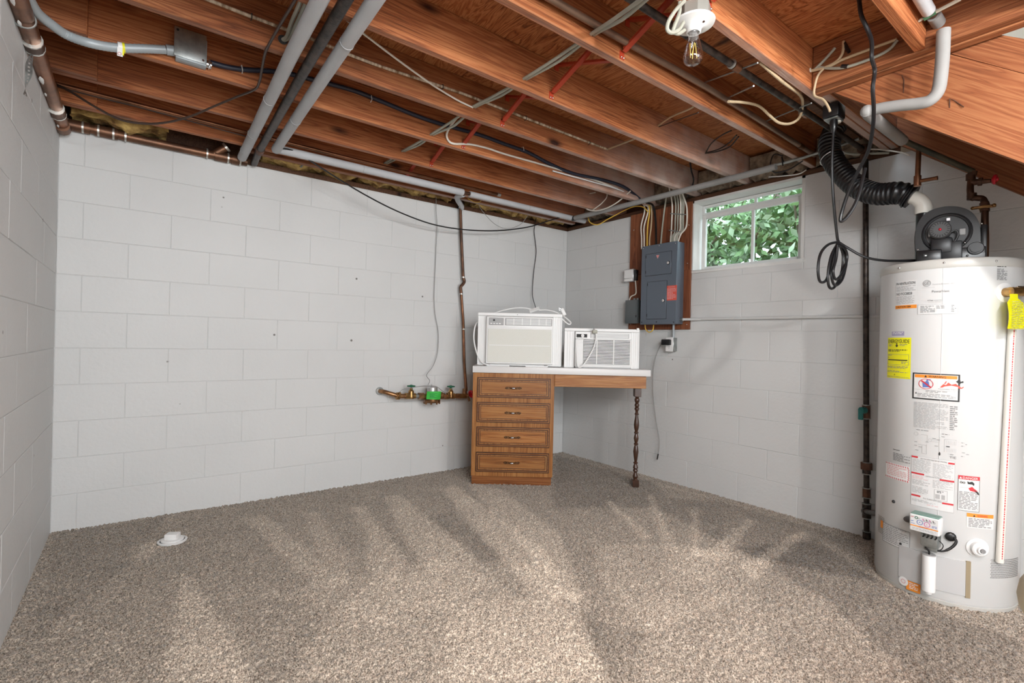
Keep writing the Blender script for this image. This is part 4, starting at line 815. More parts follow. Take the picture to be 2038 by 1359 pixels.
for z0, z1 in ((.673, .826), (.483, .636), (.297, .447), (.103, .253)):
    u0, u1 = .036, .597
    d = dpart('drawer', lambda b: (box(b, u0+.002, u1-.002, -.022, .0, z0+.002, z1-.002, bevel=.003, seg=1), box(b, u0+.03, u1-.03, .0, .42, z0+.02, z1-.02)), M_maplex)
    dpart('drawer_edge', lambda b: loop(b, u0, u1, z0, z1, .0055, -.0235, -.004), M_glaze, d)
    dpart('drawer_moulding', lambda b: (loop(b, u0+.0125, u1-.0125, z0+.0125, z1-.0125, .006, -.0285, -.02), loop(b, u0+.027, u1-.027, z0+.027, z1-.027, .0035, -.0255, -.02)), M_glaze, d)
    dpart('drawer_rail', lambda b: loop(b, u0+.0185, u1-.0185, z0+.0185, z1-.0185, .0085, -.026, -.02), M_maple, d)
    zc = (z0+z1)/2; uc = .312
    def pull(b):
        ball(b, (uc, -.041, zc), .0105, 8, M=Matrix.Diagonal((1.9, .6, .72, 1)))
        for s in (-1, 1):
            torus(b, (uc+s*.030, -.034, zc), .008, .0028, Matrix.Rotation(PI/2, 4, 'X') @ Matrix.Diagonal((1.3, .8, 1, 1)), 14, 6); torus(b, (uc+s*.048, -.032, zc), .007, .0028, Matrix.Rotation(PI/2, 4, 'X'), 14, 6)
            ball(b, (uc+s*.058, -.029, zc), .005, 6); cyl(b, (uc+s*.039, -.036, zc), (uc+s*.039, -.02, zc), .004, 8)
        ball(b, (uc, -.0405, zc), .004, 4)
    dpart('pull', pull, mat('antique_pull', (.22, .13, .07), .38, .75, col2=(.05, .03, .02), vscale=60), d, label='antique metal drawer pull')
    dpart('pull_plate', lambda b: ball(b, (uc, -.0475, zc), .006, 8, M=Matrix.Diagonal((2.0, .3, .65, 1))), M_alum, d)
dpart('apron', lambda b: box(b, .628, 1.332, -.004, .016, .766, .862, bevel=.002, seg=1), M_maplex)
dpart('apron', lambda b: box(b, 1.316, 1.332, .016, .40, .766, .862), M_maple)
dpart('desktop', lambda b: box(b, -.004, 1.358, -.032, .465, .862, .912, bevel=.003, seg=2), M_lam, label='white laminate desktop')
LU, LV = 1.274, .034
def leg(b):
    box(b, LU-.026, LU+.026, LV-.026, LV+.026, .700, .766, bevel=.003, seg=1); box(b, LU-.025, LU+.025, LV-.025, LV+.025, .0, .058, bevel=.003, seg=1)
    Z = lambda y: (1230-y)/985*.70
    pr = [(245, .018), (258, .013), (270, .019), (285, .0205), (300, .017), (315, .012), (328, .017), (340, .019), (352, .015), (362, .013), (372, .018), (382, .019), (392, .015), (402, .011), (425, .0115), (432, .0165), (440, .0165), (446, .011), (470, .0125), (510, .0175), (555, .0205), (590, .018), (625, .0115), (634, .0175), (644, .0175), (652, .0115), (675, .016), (700, .019), (725, .0155), (750, .011), (758, .0175), (768, .0175), (776, .0115), (800, .0165), (845, .0205), (890, .017), (955, .0105), (962, .0175), (972, .0175), (980, .011), (1000, .017), (1022, .020), (1034, .0135), (1046, .0185), (1060, .0185), (1070, .0125), (1085, .0135), (1110, .0195), (1125, .0205), (1140, .014), (1150, .018)]
    lathe(b, [(r, Z(y)) for y, r in pr][::-1], 18, Matrix.Translation((LU, LV, 0)))
dpart('leg', leg, M_legwood, label='dark turned spindle leg')

# ------------------------------------------------------------------ window air conditioners standing on the desk
TOP = .912
def unit(name, label):
    t = thing(name, label, 'air conditioner', DO+Vector((0, 0, TOP)), DA); return t
def upart(t, name, fn, m, parent=None, label=None, ang=38):
    b = new(); fn(b); b.transform(Matrix.Translation((0, 0, -TOP))); return obj(name, b, m, parent or t, False, ang, label)
a1 = unit('air_conditioner', 'larger white window air conditioner with a mesh front, above the drawers')
upart(a1, 'housing', lambda b: box(b, .085, .618, .075, .43, .926, 1.302, bevel=.006), M_ac)
upart(a1, 'front_bezel', lambda b: (box(b, .090, .610, .018, .075, .930, 1.300, bevel=.010)), M_ac)
upart(a1, 'control_strip', lambda b: box(b, .110, .224, .014, .02, 1.230, 1.286, bevel=.003, seg=1), M_acd)
upart(a1, 'control_knob', lambda b: (cyl(b, (.150, .015, 1.268), (.150, .009, 1.268), .0075, 14)), M_dark)
upart(a1, 'control_buttons', lambda b: [box(b, .122+.022*i, .136+.022*i, .011, .015, 1.238, 1.246) for i in range(4)], M_ac)
v = upart(a1, 'air_outlet', lambda b: box(b, .236, .600, .0145, .02, 1.230, 1.286, bevel=.003, seg=1), M_acd)
for i in range(5): upart(a1, 'louver', lambda b: box(b, .244, .592, .0105, .0155, 1.2355+.0098*i, 1.2405+.0098*i), M_ac, v)
for u in (.30, .365, .43, .495, .55): upart(a1, 'deflector', lambda b: box(b, u, u+.006, .009, .0155, 1.234, 1.283), M_ac, v)
def meshpat():
    m = bpy.data.materials.new('mesh_filter'); m.use_nodes = True; nt = m.node_tree; b = nt.nodes['Principled BSDF']; b.inputs['Roughness'].default_value = .7
    c = nt.nodes.new('ShaderNodeTexChecker'); c.inputs['Scale'].default_value = 260; c.inputs[1].default_value = (.80, .80, .77, 1); c.inputs[2].default_value = (.56, .555, .48, 1)
    g = nt.nodes.new('ShaderNodeTexCoord'); nt.links.new(g.outputs['Object'], c.inputs['Vector']); nt.links.new(c.outputs[0], b.inputs['Base Color']); return m
upart(a1, 'intake_grille', lambda b: box(b, .104, .598, .0145, .02, .944, 1.206, bevel=.004, seg=1), meshpat(), label='cream mesh intake grille')
upart(a1, 'grille_bar', lambda b: (box(b, .10, .60, .0125, .018, 1.200, 1.210, bevel=.002, seg=1), box(b, .115, .588, .013, .0148, 1.073, 1.078)), M_ac)
def curtain(b, u0, u1, z0, z1, v0, n):
    box(b, u0, u1, v0+.004, v0+.012, z0, z1)
    w = (u1-u0)/n
    for i in range(n): box(b, u0+w*i+w*.2, u0+w*i+w*.8, v0, v0+.006, z0+.006, z1-.006)
    box(b, u0, u0+.006, v0-.004, v0+.014, z0, z1); box(b, u1-.006, u1, v0-.004, v0+.014, z0, z1)
upart(a1, 'side_curtain', lambda b: curtain(b, .024, .090, .920, 1.315, .056, 5), M_ac); upart(a1, 'side_curtain', lambda b: curtain(b, .610, .680, .920, 1.315, .056, 5), M_ac)
upart(a1, 'top_rail', lambda b: box(b, .022, .682, .046, .082, 1.302, 1.328, bevel=.003, seg=1), M_ac)
upart(a1, 'bottom_rail', lambda b: box(b, .030, .676, .046, .082, .917, .929, bevel=.002, seg=1), M_ac)
for u0, u1 in ((.10, .275), (.40, .575)): upart(a1, 'foot_rail', lambda b: box(b, u0, u1, .02, .03, .912, .919), M_ac)
for u in (.11, .56): upart(a1, 'foot', lambda b: box(b, u-.012, u+.012, .035, .40, .912, .927), M_acd)
upart(a1, 'screw', lambda b: cyl(b, (.33, .046, 1.315), (.33, .044, 1.315), .003, 8), M_dark)
LP_ = lambda px, py, v: PN(px, py, DO-Vector((-.60737584, -.79441462, 0))*v, Vector((-.60737584, -.79441462, 0)))
def ucord(t, name, L, r, m, label=None, n=8, sm=5): return obj(name, tube(new(), [LP_(*q) for q in L], r, n, sm=sm), m, t, True, label=label)
ucord(a1, 'power_cord', [(985, 623, .10), (1000, 618, .10), (1025, 613, .10), (1045, 613, .10), (1062, 617, .10)], .0055, M_white)
ucord(a1, 'power_cord', [(1072, 617, .10), (1090, 617, .10), (1108, 622, .10), (1125, 632, .09), (1136, 642, .07), (1131, 645, .06), (1118, 634, .06)], .0055, M_white)
ucord(a1, 'power_cord', [(954, 636, .12), (946, 648, .10), (943, 670, .09), (946, 692, .07), (953, 712, .05), (962, 723, .03), (974, 726, .02)], .0055, M_white)
b = new(); q0, q1 = LP_(1054, 620, .09), LP_(1073, 613, .09); tube(b, [q0, q1], .013, 4); obj('cord_module', b, M_white, a1)
q = LP_(1121, 621, .06); b = new(); box(b, -.014, .014, -.010, .010, -.03, .03, M=Matrix.Translation(q) @ Matrix.Rotation(DA, 4, 'Z') @ Matrix.Rotation(R_(-28), 4, 'Y'), bevel=.005); obj('plug', b, M_white, a1)
b = new(); [cyl(b, q+Vector((-.012, .012, .012+.012*i)), q+Vector((-.026, .022, .018+.012*i)), .0025, 6) for i in (0, 1)]; obj('plug_prong', b, M_steel, a1)

a2 = unit('air_conditioner', 'smaller white window air conditioner with slatted front, beside the larger one')
upart(a2, 'housing', lambda b: box(b, .78, 1.222, .075, .40, .922, 1.196, bevel=.005), M_ac)
upart(a2, 'front_bezel', lambda b: box(b, .783, 1.222, .020, .075, .920, 1.140, bevel=.008), M_ac)
upart(a2, 'control_strip', lambda b: box(b, .783, 1.222, .032, .075, 1.138, 1.196, bevel=.004, seg=1), M_ac)
upart(a2, 'control_recess', lambda b: box(b, .792, .875, .029, .033, 1.150, 1.176, bevel=.002, seg=1), M_dark)
upart(a2, 'control_knob', lambda b: (cyl(b, (.838, .031, 1.163), (.838, .016, 1.163), .0125, 16), box(b, .8365, .8395, .012, .017, 1.153, 1.173)), M_ac)
upart(a2, 'vent_strip', lambda b: box(b, .90, 1.20, .0295, .033, 1.148, 1.184), M_acd)
upart(a2, 'vent_slat', lambda b: [box(b, .905, 1.195, .027, .031, 1.152+.011*i, 1.158+.011*i) for i in range(3)], M_ac)
g2 = upart(a2, 'grille_opening', lambda b: box(b, .846, 1.206, .0175, .021, .940, 1.132), M_dark)
for i in range(17): upart(a2, 'slat', lambda b: box(b, .846, 1.206, .0125, .019, .9415+.01125*i, .9475+.01125*i), M_ac, g2)
for u in (.946, 1.076): upart(a2, 'grille_rib', lambda b: box(b, u, u+.006, .010, .0185, .942, 1.132), M_ac, g2)
upart(a2, 'plain_lines', lambda b: [box(b, .800, .840, .0185, .0205, .948+.01125*i, .952+.01125*i) for i in range(16)], M_ac)
upart(a2, 'side_curtain', lambda b: curtain(b, .702, .780, .914, 1.212, .056, 4), M_ac); upart(a2, 'side_curtain', lambda b: curtain(b, 1.224, 1.286, .914, 1.212, .056, 4), M_ac)
upart(a2, 'top_rail', lambda b: box(b, .700, 1.286, .046, .082, 1.198, 1.222, bevel=.003, seg=1), M_ac)
upart(a2, 'tab', lambda b: box(b, 1.262, 1.280, .04, .06, 1.21, 1.232, bevel=.002, seg=1), M_ac)
upart(a2, 'base_bar', lambda b: box(b, .79, 1.215, .03, .38, .912, .923), M_acd)
ucord(a2, 'power_cord', [(1181, 655, .0), (1187, 668, -.0), (1182, 690, .0), (1173, 708, .0), (1164, 722, -.01), (1158, 729, -.012), (1150, 728, -.005), (1148, 700, .02), (1150, 672, .03)], .0055, M_white)
q = LP_(1184, 660, .0); b = new(); box(b, -.018, .018, -.012, .012, -.014, .014, M=Matrix.Translation(q) @ Matrix.Rotation(DA, 4, 'Z'), bevel=.005); obj('plug', b, M_gcable, a2)
b = new(); tube(b, [q+Vector((-.008, 0, .01)), q+Vector((-.012, -.002, .028))], .007, 8); obj('plug_end', b, M_acd, a2)

# ------------------------------------------------------------------ breaker panel on its board
PX = 3.787
brd = thing('panel_board', 'dark stained plywood board behind the breaker panel', 'board', (PX, -1.12, 1.23))
for y0, y1, z0, z1 in ((-1.421, -.8215, 1.70, 2.232), (-1.421, -.822, 1.232, 1.699)):
    b = new(); box(b, PX, W-.001, y0, y1, z0, z1, bevel=.002, seg=1); obj('board', b, M_board, brd)
for py, pz in ((-.85, 1.28), (-.86, 2.1), (-1.40, 1.27), (-1.395, 1.75), (-.845, 1.68), (-1.40, 2.05)): b = new(); ball(b, (PX, py, pz), .005, 5); obj('screw', b, M_steel, brd)
pn = thing('breaker_panel', 'slate blue breaker panel with two small doors and a red sticker', 'breaker panel', (3.73, -1.196, 1.27))
FX = 3.690
b = new(); box(b, FX+.004, PX-.001, -1.367, -1.026, 1.272, 1.915, bevel=.004); obj('cabinet', b, M_panel, pn)
b = new(); box(b, FX-.002, FX+.006, -1.367, -1.028, 1.270, 1.917, bevel=.002, seg=1); obj('front_cover', b, M_panel, pn)
F = lambda px, py: P(px, py, 'x', FX)
for nm, A_, B_ in (('upper', F(1286, 507), F(1336, 544)), ('lower', F(1289, 562), F(1326, 634))):
    y0, y1, z0, z1 = B_.y, A_.y, B_.z, A_.z
    b = new(); box(b, FX-.0027, FX-.001, y0-.0025, y1+.0025, z0-.0025, z1+.0025); obj('door_gap', b, M_dark, pn)
    b = new(); box(b, FX-.0058, FX-.002, y0, y1, z0, z1, bevel=.0015, seg=1); d = obj('door', b, M_panel, pn)
    b = new(); q = F(1331, 523) if nm == 'upper' else F(1321, 598); cyl(b, (FX-.005, q.y, q.z), (FX-.011, q.y, q.z), .0115, 16); ball(b, (FX-.011, q.y, q.z), .006, 6); obj('latch', b, M_steel, d); b = new(); torus(b, (FX-.0065, q.y, q.z), .0125, .003, Matrix.Rotation(PI/2, 4, 'Y'), 16, 6); obj('latch_ring', b, M_dark, d)
    for zq in (z0+.02, z1-.03): b = new(); box(b, FX-.0065, FX-.005, y1-.006, y1-.001, zq, zq+.022); obj('hinge', b, M_dark, d)
def wall_sheet(A_, w, h, x): return Sheet(lambda u, v, l: Vector((x-l, A_.y-u, A_.z-v)), w, h)
A_, B_ = F(1327, 569), F(1347, 597); s = wall_sheet(A_, A_.y-B_.y, A_.z-B_.z, FX-.0022); s.rect(M_redlab, 0, 0, s.w, s.h); s.text(M_pprint, 'CAUTION', s.w*.2, .006, .009, s.w*.6, 2); s.rows(M_pprint, .007, .022, s.w-.006, s.h-.006, 9, 2); s.make('sticker', pn, 'red caution sticker')
q = F(1310, 511); s = wall_sheet(q, .02, .02, FX-.0062); s.poly(M_pprint, [(-.015, -.013), (.015, -.013), (0, .016)], 1); s.poly(M_redlab, [(-.010, -.010), (.010, -.010), (0, .010)], 2); s.poly(M_wprint, [(-.002, -.008), (.002, -.008), (.0, .005)], 3); s.make('sticker', pn, 'small pink and red triangle sticker')
for py, pz in ((-1.045, 1.29), (-1.35, 1.285), (-1.045, 1.90), (-1.35, 1.90), (-1.19, 1.29), (-1.2, 1.903)): b = new(); ball(b, (FX-.002, py, pz), .005, 5); obj('screw', b, M_dark if pz < 1.3 else M_steel, pn)
q = P(1361, 636, 'x', 3.745); b = new(); tube(b, [(3.75, -1.366, q.z), (3.75, -1.392, q.z)], .014, 8); obj('connector', b, M_galv, pn)
# cables from the joists into the panel top
TX = 3.742
gl = 'cables dropping into the breaker panel'
L7 = [(1338, 393, 1334, 484), (1345, 391, 1337, 483), (1350, 390, 1340, 482), (1355, 389, 1343, 482), (1358, 388, 1346, 481), (1361, 388, 1348, 481)]
for n, (x0, y0, x1, y1) in enumerate(L7):
    run('panel_cable', [P(x0-8, y0-28, 'x', 3.66), P(x0-2, y0, 'x', 3.745), P(x0, y0+20, 'x', 3.765), P(x0-1, y0+45, 'x', 3.768), P(x0-2, y0+70, 'x', 3.765), P(x1+1, y1-12, 'x', 3.75), P(x1, y1+4, 'x', TX)], .0058, M_gcable if n % 3 else M_wcable, 'grey panel cable, %s of the strapped row counted towards the window' % ('first', 'second', 'third', 'fourth', 'fifth', 'sixth')[n], 'cable', gl+' in a row', 8, 4)
run('panel_cable', [P(1354, 375, 'x', 3.68), P(1362, 396, 'x', 3.75), P(1367, 415, 'x', 3.768), P(1366, 450, 'x', 3.768), P(1355, 466, 'x', 3.755), P(1349, 482, 'x', TX)], .0062, M_wcable, 'pale cable bowing out furthest towards the window above the panel', 'cable', gl, 8)
run('panel_cable', [P(1327, 385, 'x', 3.72), P(1322, 420, 'x', 3.768), P(1318, 455, 'x', 3.76), P(1315, 487, 'x', TX)], .0066, M_gcable, 'single grey cable dropping to the middle of the panel top', 'cable', gl, 8)
run('panel_cable', [P(1278, 401, 'x', 3.635), P(1290, 404, 'x', 3.70), P(1300, 410, 'x', 3.76), P(1305, 440, 'x', 3.766), P(1306, 488, 'x', TX)], .0085, M_black, 'thick black cable dropping into the panel top', 'cable', gl, 8)
for n, (x0, x1, xe, m, lab) in enumerate(((1283, 1276, 1277, M_wcable, 'white cable clipped down the panel board, outermost'), (1290, 1282, 1282, M_wcable, 'white cable clipped down the panel board beside the yellow one'), (1293, 1289, 1288, M_ycable, 'yellow cable dropping into the panel top'), (1297, 1296, 1293, M_tcable, 'tan cable dropping into the panel top'))):
    run('panel_cable', [P(x0-16, 398-3*n, 'x', 3.70), P(x0-3, 406, 'x', 3.74), P(x0, 420, 'x', 3.766), P(x1, 450, 'x', 3.768), P(xe, 475, 'x', 3.765), P(xe, 496, 'x', TX)], .0058, m, lab, 'cable', gl, 8)
b = new(); q0, q1 = P(1334, 425, 'x', 3.762), P(1366, 427, 'x', 3.762); tube(b, [q0, q1], .004, 6); q0, q1 = P(1331, 458, 'x', 3.759), P(1358, 462, 'x', 3.759); tube(b, [q0, q1], .004, 6); tag(obj('cable_straps', b, M_galv), 'two thin metal straps across the row of grey panel cables', 'strap')
run('yellow_wire', pp([(1170, 432, 'x', 3.60), (1175, 443, 'x', 3.60), (1190, 447, 'x', 3.62), (1208, 437, 'x', 3.64), (1225, 428, 'x', 3.66), (1240, 420, 'x', 3.68), (1262, 411, 'x', 3.70), (1280, 412, 'x', 3.73), (1290, 422, 'x', 3.757)]), .0045, M_ycable, 'yellow cable drooping below the grey pipe towards the panel', 'cable', n=6)
run('white_loop_cable', pp([(1255, 380, 'x', 3.45), (1225, 405, 'x', 3.45), (1195, 418, 'x', 3.45), (1170, 417, 'x', 3.45), (1158, 403, 'x', 3.45), (1163, 388, 'x', 3.45), (1185, 383, 'x', 3.45)]), .005, M_wcable, 'white cable coiled in an open loop above the grey pipe by the corner', 'cable')
run('white_loop_cable', pp([(1180, 418, 'x', 3.46), (1200, 402, 'x', 3.46), (1208, 385, 'x', 3.47), (1190, 352, 'x', 3.44), (1192, 345, 'x', 3.42), (1215, 338, 'y', jf(5)-.02)]), .0045, M_wcable, 'second white cable hooked up beside the open loop by the corner', 'cable')
for n, (L, lab) in enumerate((([(1200, 368), (1225, 375), (1248, 382), (1268, 392), (1285, 402)], 'white cable slanting into the panel cables, upper'), ([(1215, 372), (1240, 384), (1262, 395), (1278, 404), (1288, 410)], 'white cable slanting into the panel cables, lower'))):
    run('white_cable', [P(x, y, 'x', 3.55+.05*i) for i, (x, y) in enumerate(L)], .0058, M_white, lab, 'cable', 'white cables at the panel', 8)
run('dark_cables', pp([(1373, 322, 'x', 3.6), (1376, 340, 'x', 3.65), (1380, 362, 'x', 3.68), (1368, 392, 'x', 3.755)]), .006, M_black, 'dark cable rising from the panel to the joist above the grey pipe', 'cable')
run('yellow_wire', pp([(1284, 646, 'x', 3.74), (1285, 655, 'x', 3.74), (1292, 661, 'x', 3.74), (1299, 657, 'x', 3.74), (1301, 646, 'x', 3.74)]), .0042, M_ycable, 'yellow wire in a short loop under the breaker panel', 'cable', n=6)
# doorbell transformer and grey box at the panel's side
A_, B_ = P(1243, 537, 'x', 3.76), P(1261, 561, 'x', 3.76)
tr = thing('transformer', 'small metal doorbell transformer on the edge of the panel board', 'transformer', (3.78, (A_.y+B_.y)/2, B_.z))
b = new(); box(b, 3.755, 3.786, B_.y, A_.y, B_.z+.004, A_.z, bevel=.003, seg=1); obj('core', b, M_alum, tr)
b = new(); box(b, 3.748, 3.756, B_.y+.008, A_.y-.006, B_.z+.035, A_.z-.006, bevel=.002, seg=1); box(b, 3.748, 3.756, B_.y+.008, A_.y-.006, B_.z+.008, B_.z+.030, bevel=.002, seg=1); obj('winding_cover', b, M_white, tr)
b = new(); box(b, 3.757, 3.786, B_.y-.028, B_.y-.001, B_.z+.012, A_.z-.01, bevel=.003, seg=1); obj('terminal_block', b, M_black, tr)
run('tan_cable', [(3.765, B_.y-.015, B_.z+.01), (3.77, B_.y-.02, B_.z-.06), P(1265, 585, 'x', 3.765), P(1256, 590, 'x', 3.76), P(1252, 598, 'x', 3.757)], .005, M_wcable, 'pale cable from the transformer to the small grey box', 'cable', n=6)
A_, B_ = P(1245, 598, 'x', 3.735), P(1270, 643, 'x', 3.735)
gb = thing('switch_box', 'small dark grey metal box attached beside the breaker panel', 'switch box', (3.76, (A_.y+B_.y)/2, B_.z))
b = new(); box(b, 3.74, 3.786, B_.y+.012, A_.y, B_.z, A_.z, bevel=.008); obj('body', b, M_panel2, gb)
b = new(); box(b, 3.733, 3.741, B_.y+.010, A_.y+.002, B_.z-.002, A_.z+.002, bevel=.006); obj('cover', b, M_panel2, gb)
for dy in (.028, .062): b = new(); tube(b, [(3.76, B_.y+dy, A_.z), (3.76, B_.y+dy, A_.z+.016)], .011, 8); obj('connector', b, M_galv, gb)
b = new(); box(b, 3.731, 3.734, B_.y+.018, B_.y+.026, B_.z+.05, B_.z+.068); obj('lever_slot', b, M_dark, gb)
run('brown_wire', [(3.775, A_.y-.004, B_.z+.09), (3.77, A_.y+.016, B_.z+.075), (3.77, A_.y+.018, B_.z+.055), (3.775, A_.y-.002, B_.z+.035)], .004, M_copperd, 'brown wire looped at the edge of the small grey box', 'cable', n=6)
# outlet under the panel, conduit to it, adaptor and its cord
A_, B_ = P(1325, 671, 'x', 3.752), P(1339, 700, 'x', 3.752)
ol = thing('outlet_box', 'surface outlet with white plate under the breaker panel', 'outlet', (3.78, (A_.y+B_.y)/2, B_.z))
b = new(); box(b, 3.757, W-.001, B_.y-.002, A_.y-.006, B_.z+.004, A_.z-.004, bevel=.003, seg=1); obj('box_body', b, M_galv, ol)
b = new(); box(b, 3.750, 3.757, B_.y, A_.y, B_.z, A_.z, bevel=.003, seg=1); obj('cover_plate', b, M_white, ol)
ym_ = (A_.y+B_.y)/2
b = new(); tube(b, [(3.7505, ym_, B_.z+.036), (3.7485, ym_, B_.z+.036)], .015, 14); obj('socket', b, M_white, ol)
b = new(); [box(b, 3.7478, 3.749, ym_+d-.0012, ym_+d+.0012, B_.z+.034, B_.z+.043) for d in (-.006, .006)]; box(b, 3.7478, 3.749, ym_-.002, ym_+.002, B_.z+.025, B_.z+.029); obj('slot', b, M_dark, ol)
b = new(); q = P(1336, 648, 'x', 3.775); tube(b, [(3.775, ym_-.02, 1.272), (3.775, ym_-.02, A_.z-.004)], .0095, 10); tag(obj('conduit_stub', b, M_conduit), 'short grey conduit between the breaker panel and the outlet', 'conduit')
C0, C1 = P(1319, 676, 'x', 3.74), P(1335, 686, 'x', 3.74)
ad = thing('power_adapter', 'black power adapter plugged in the outlet, its thin cord hanging down', 'power adapter', (3.73, (C0.y+C1.y)/2, C1.z))
b = new(); box(b, 3.716, 3.749, C1.y, C0.y, C1.z-.004, C0.z+.004, bevel=.007); obj('body', b, M_black, ad)
cd = [(3.735, C0.y+.001, C0.z-.016)]+[P(x, y, 'x', 3.775) for x, y in ((1313, 690), (1305, 710), (1300, 735), (1299, 765), (1301, 800), (1306, 840), (1311, 868), (1312, 885), (1310, 903))]
obj('cord', tube(new(), cd, .0028, 6, sm=5), M_gwire, ad); b = new(); tube(b, [cd[-1], P(1308, 914, 'x', 3.775)], .005, 8); obj('cord_end', b, M_black, ad)
zc_ = P(1361, 636, 'x', 3.79).z
run('wall_conduit', [(3.75, -1.39, zc_), (3.772, -1.44, zc_), (3.788, -1.52, zc_), (3.791, -1.7, zc_), (3.791, -3.6, zc_-.012)], .0095, M_wall, 'white painted cable running along the block wall to the water heater', 'conduit', n=8, sm=4)

# ------------------------------------------------------------------ water meter on the back wall
my = lambda px, py, y=-.11: P(px, py, 'y', y)
wm = thing('water_meter', 'bronze water meter with valves and a green tag low on the back wall', 'water meter', (my(860, 787).x, -.11, .55))
def mp_(name, fn, m, parent=None, label=None): b = new(); fn(b); return obj(name, b, m, parent or wm, label=label)
P0, P1 = my(760, 779, -.05), my(790, 787)
mp_('wall_flange', lambda b: tube(b, [(P0.x, -.004, P0.z), (P0.x, -.014, P0.z)], .03, 16), M_galv)
mp_('inlet_pipe', lambda b: tube(b, [(P0.x, -.004, P0.z), (P0.x+.002, -.045, P0.z), (P0.x+.02, -.075, P0.z-.004), P1, my(800, 788)], .0165, 12, sm=3), M_bronze)
axis = lambda px: my(px, 788-.0*(px-800)+ (0 if px < 800 else .0))
def seg(name, x0, x1, r, m, n=12): return mp_(name, lambda b: tube(b, [my(x0, 788), my(x1, 788)], r, n), m)
seg('union_nut', 788, 795, .026, M_brass, 6); seg('pipe_piece', 795, 806, .019, M_bronze); seg('pipe_piece', 806, 813, .024, M_brass, 8)
seg('grey_coupling', 824, 838, .019, M_galv); seg('union_nut', 832, 843, .026, M_bronze, 6); seg('union_nut', 881, 890, .026, M_bronze, 6); seg('pipe_piece', 888, 902, .018, M_brass); seg('pipe_piece', 902, 916, .017, M_bronze); seg('union_nut', 908, 913, .022, M_bronze, 8); seg('elbow', 914, 928, .021, M_brass)
for xv, nm in ((818, 'first'), (897, 'second')):
    q = my(xv, 788)
    vb = mp_('gate_valve', lambda b: (tube(b, [q-Vector((.035, 0, 0)), q+Vector((.035, 0, 0))], .023, 10), lathe(b, [(.022, -.02), (.026, 0), (.020, .02), (.023, .034), (.018, .044), (.012, .05), (.010, .062)], 12, Matrix.Translation(q))), M_brass)
    mp_('valve_handle', lambda b: (torus(b, q+Vector((0, 0, .078)), .029, .005, None, 18, 6), cyl(b, q+Vector((-.028, 0, .078)), q+Vector((.028, 0, .078)), .004, 6), cyl(b, q+Vector((0, -.028, .078)), q+Vector((0, .028, .078)), .004, 6), lathe(b, [(.009, .06), (.010, .088), (0, .09)], 8, Matrix.Translation(q))), M_green, vb, 'dark green wheel handle')
q = my(860, 788)
mp_('meter_body', lambda b: (lathe(b, [(.030, -.052), (.062, -.050), (.066, -.040), (.066, -.030), (.058, -.028), (.060, .005), (.052, .022), (.046, .032), (.046, .040)], 20, Matrix.Translation(q)), tube(b, [q-Vector((.09, 0, 0)), q+Vector((.09, 0, 0))], [.022, .03], 12)), M_bronze)
for k in range(8): a_ = k*PI/4+.2; mp_('bolt', lambda b: cyl(b, q+Vector((.060*math.cos(a_), .060*math.sin(a_), -.062)), q+Vector((.060*math.cos(a_), .060*math.sin(a_), -.026)), .008, 6), M_bronze)
mp_('register', lambda b: (lathe(b, [(.043, .038), (.043, .070), (.038, .076), (0, .076)], 20, Matrix.Translation(q)), box(b, q.x-.012, q.x-.004, q.y-.006, q.y+.006, q.z+.074, q.z+.092)), M_alum, label='silver register')
bt = new(); A_, B_ = my(850, 779, -.176), my(877, 793, -.176)
def tagm(b):
    g = [[b.verts.new((A_.x+(B_.x-A_.x)*i/6, -.176+.010*math.sin(i*.9+j*.5), A_.z+(B_.z-A_.z)*j/3-(.008*i/6)+(.004*(j == 0 and i > 3)))) for j in range(4)] for i in range(7)]
    for i in range(6):
        for j in range(3): b.faces.new((g[i][j], g[i][j+1], g[i+1][j+1], g[i+1][j]))
    bmesh.ops.solidify(b, geom=b.faces[:], thickness=.0015)
tg = mp_('tag', tagm, M_tag, None, 'bright green paper tag'); bt.free()
s = Sheet(lambda u, v, l: Vector((A_.x+u, -.1885-l, A_.z-v)), .1, .1); s.text(M_green, 'TAG', .024, .014, .012, .045, 1) if False else None; s.rows(M_green, .018, .016, .085, .056, 5, 1, .28, 3); s.make('tag_print', tg)
mp_('ground_wire', lambda b: tube(b, [my(793, 783, -.13), my(800, 776, -.14), my(815, 772, -.15), my(835, 769, -.15), my(852, 768, -.14), my(868, 769, -.14), my(878, 776, -.14), my(888, 784, -.13)], .0028, 6, sm=5), M_gwire)
for x in (792, 889): mp_('ground_clamp', lambda b: (tube(b, [my(x-2.5, 788), my(x+2.5, 788)], .028, 12), box(b, my(x, 788).x-.008, my(x, 788).x+.008, -.15, -.13, my(x, 788).z-.01, my(x, 788).z+.032, bevel=.002, seg=1)), M_brass)
q = my(927, 786)
mp_('tee', lambda b: (tube(b, [q-Vector((.012, 0, .02)), q+Vector((0, .02, .05))], .018, 10), tube(b, [q, q+Vector((.018, -.02, -.006))], .016, 10), tube(b, [q+Vector((.012, -.02, -.02)), q+Vector((.02, -.028, -.05))], .010, 8)), M_bronze)
mp_('drain_valve_handle', lambda b: (torus(b, q+Vector((.036, -.035, .010)), .026, .008, Matrix.Rotation(R_(70), 4, 'Y') @ Matrix.Rotation(R_(-20), 4, 'X'), 16, 6), lathe(b, [(.012, -.012), (.014, 0), (.010, .012), (0, .014)], 8, Matrix.Translation(q+Vector((.036, -.035, .010))) @ Matrix.Rotation(R_(70), 4, 'Y')), [cyl(b, q+Vector((.036, -.035, .010)), q+Vector((.036, -.035, .010))+Matrix.Rotation(R_(70), 3, 'Y') @ Vector((.026*math.cos(a), .026*math.sin(a), 0)), .006, 6) for a in (0, 2.1, 4.2)]), M_redh, None, 'red wheel handle')

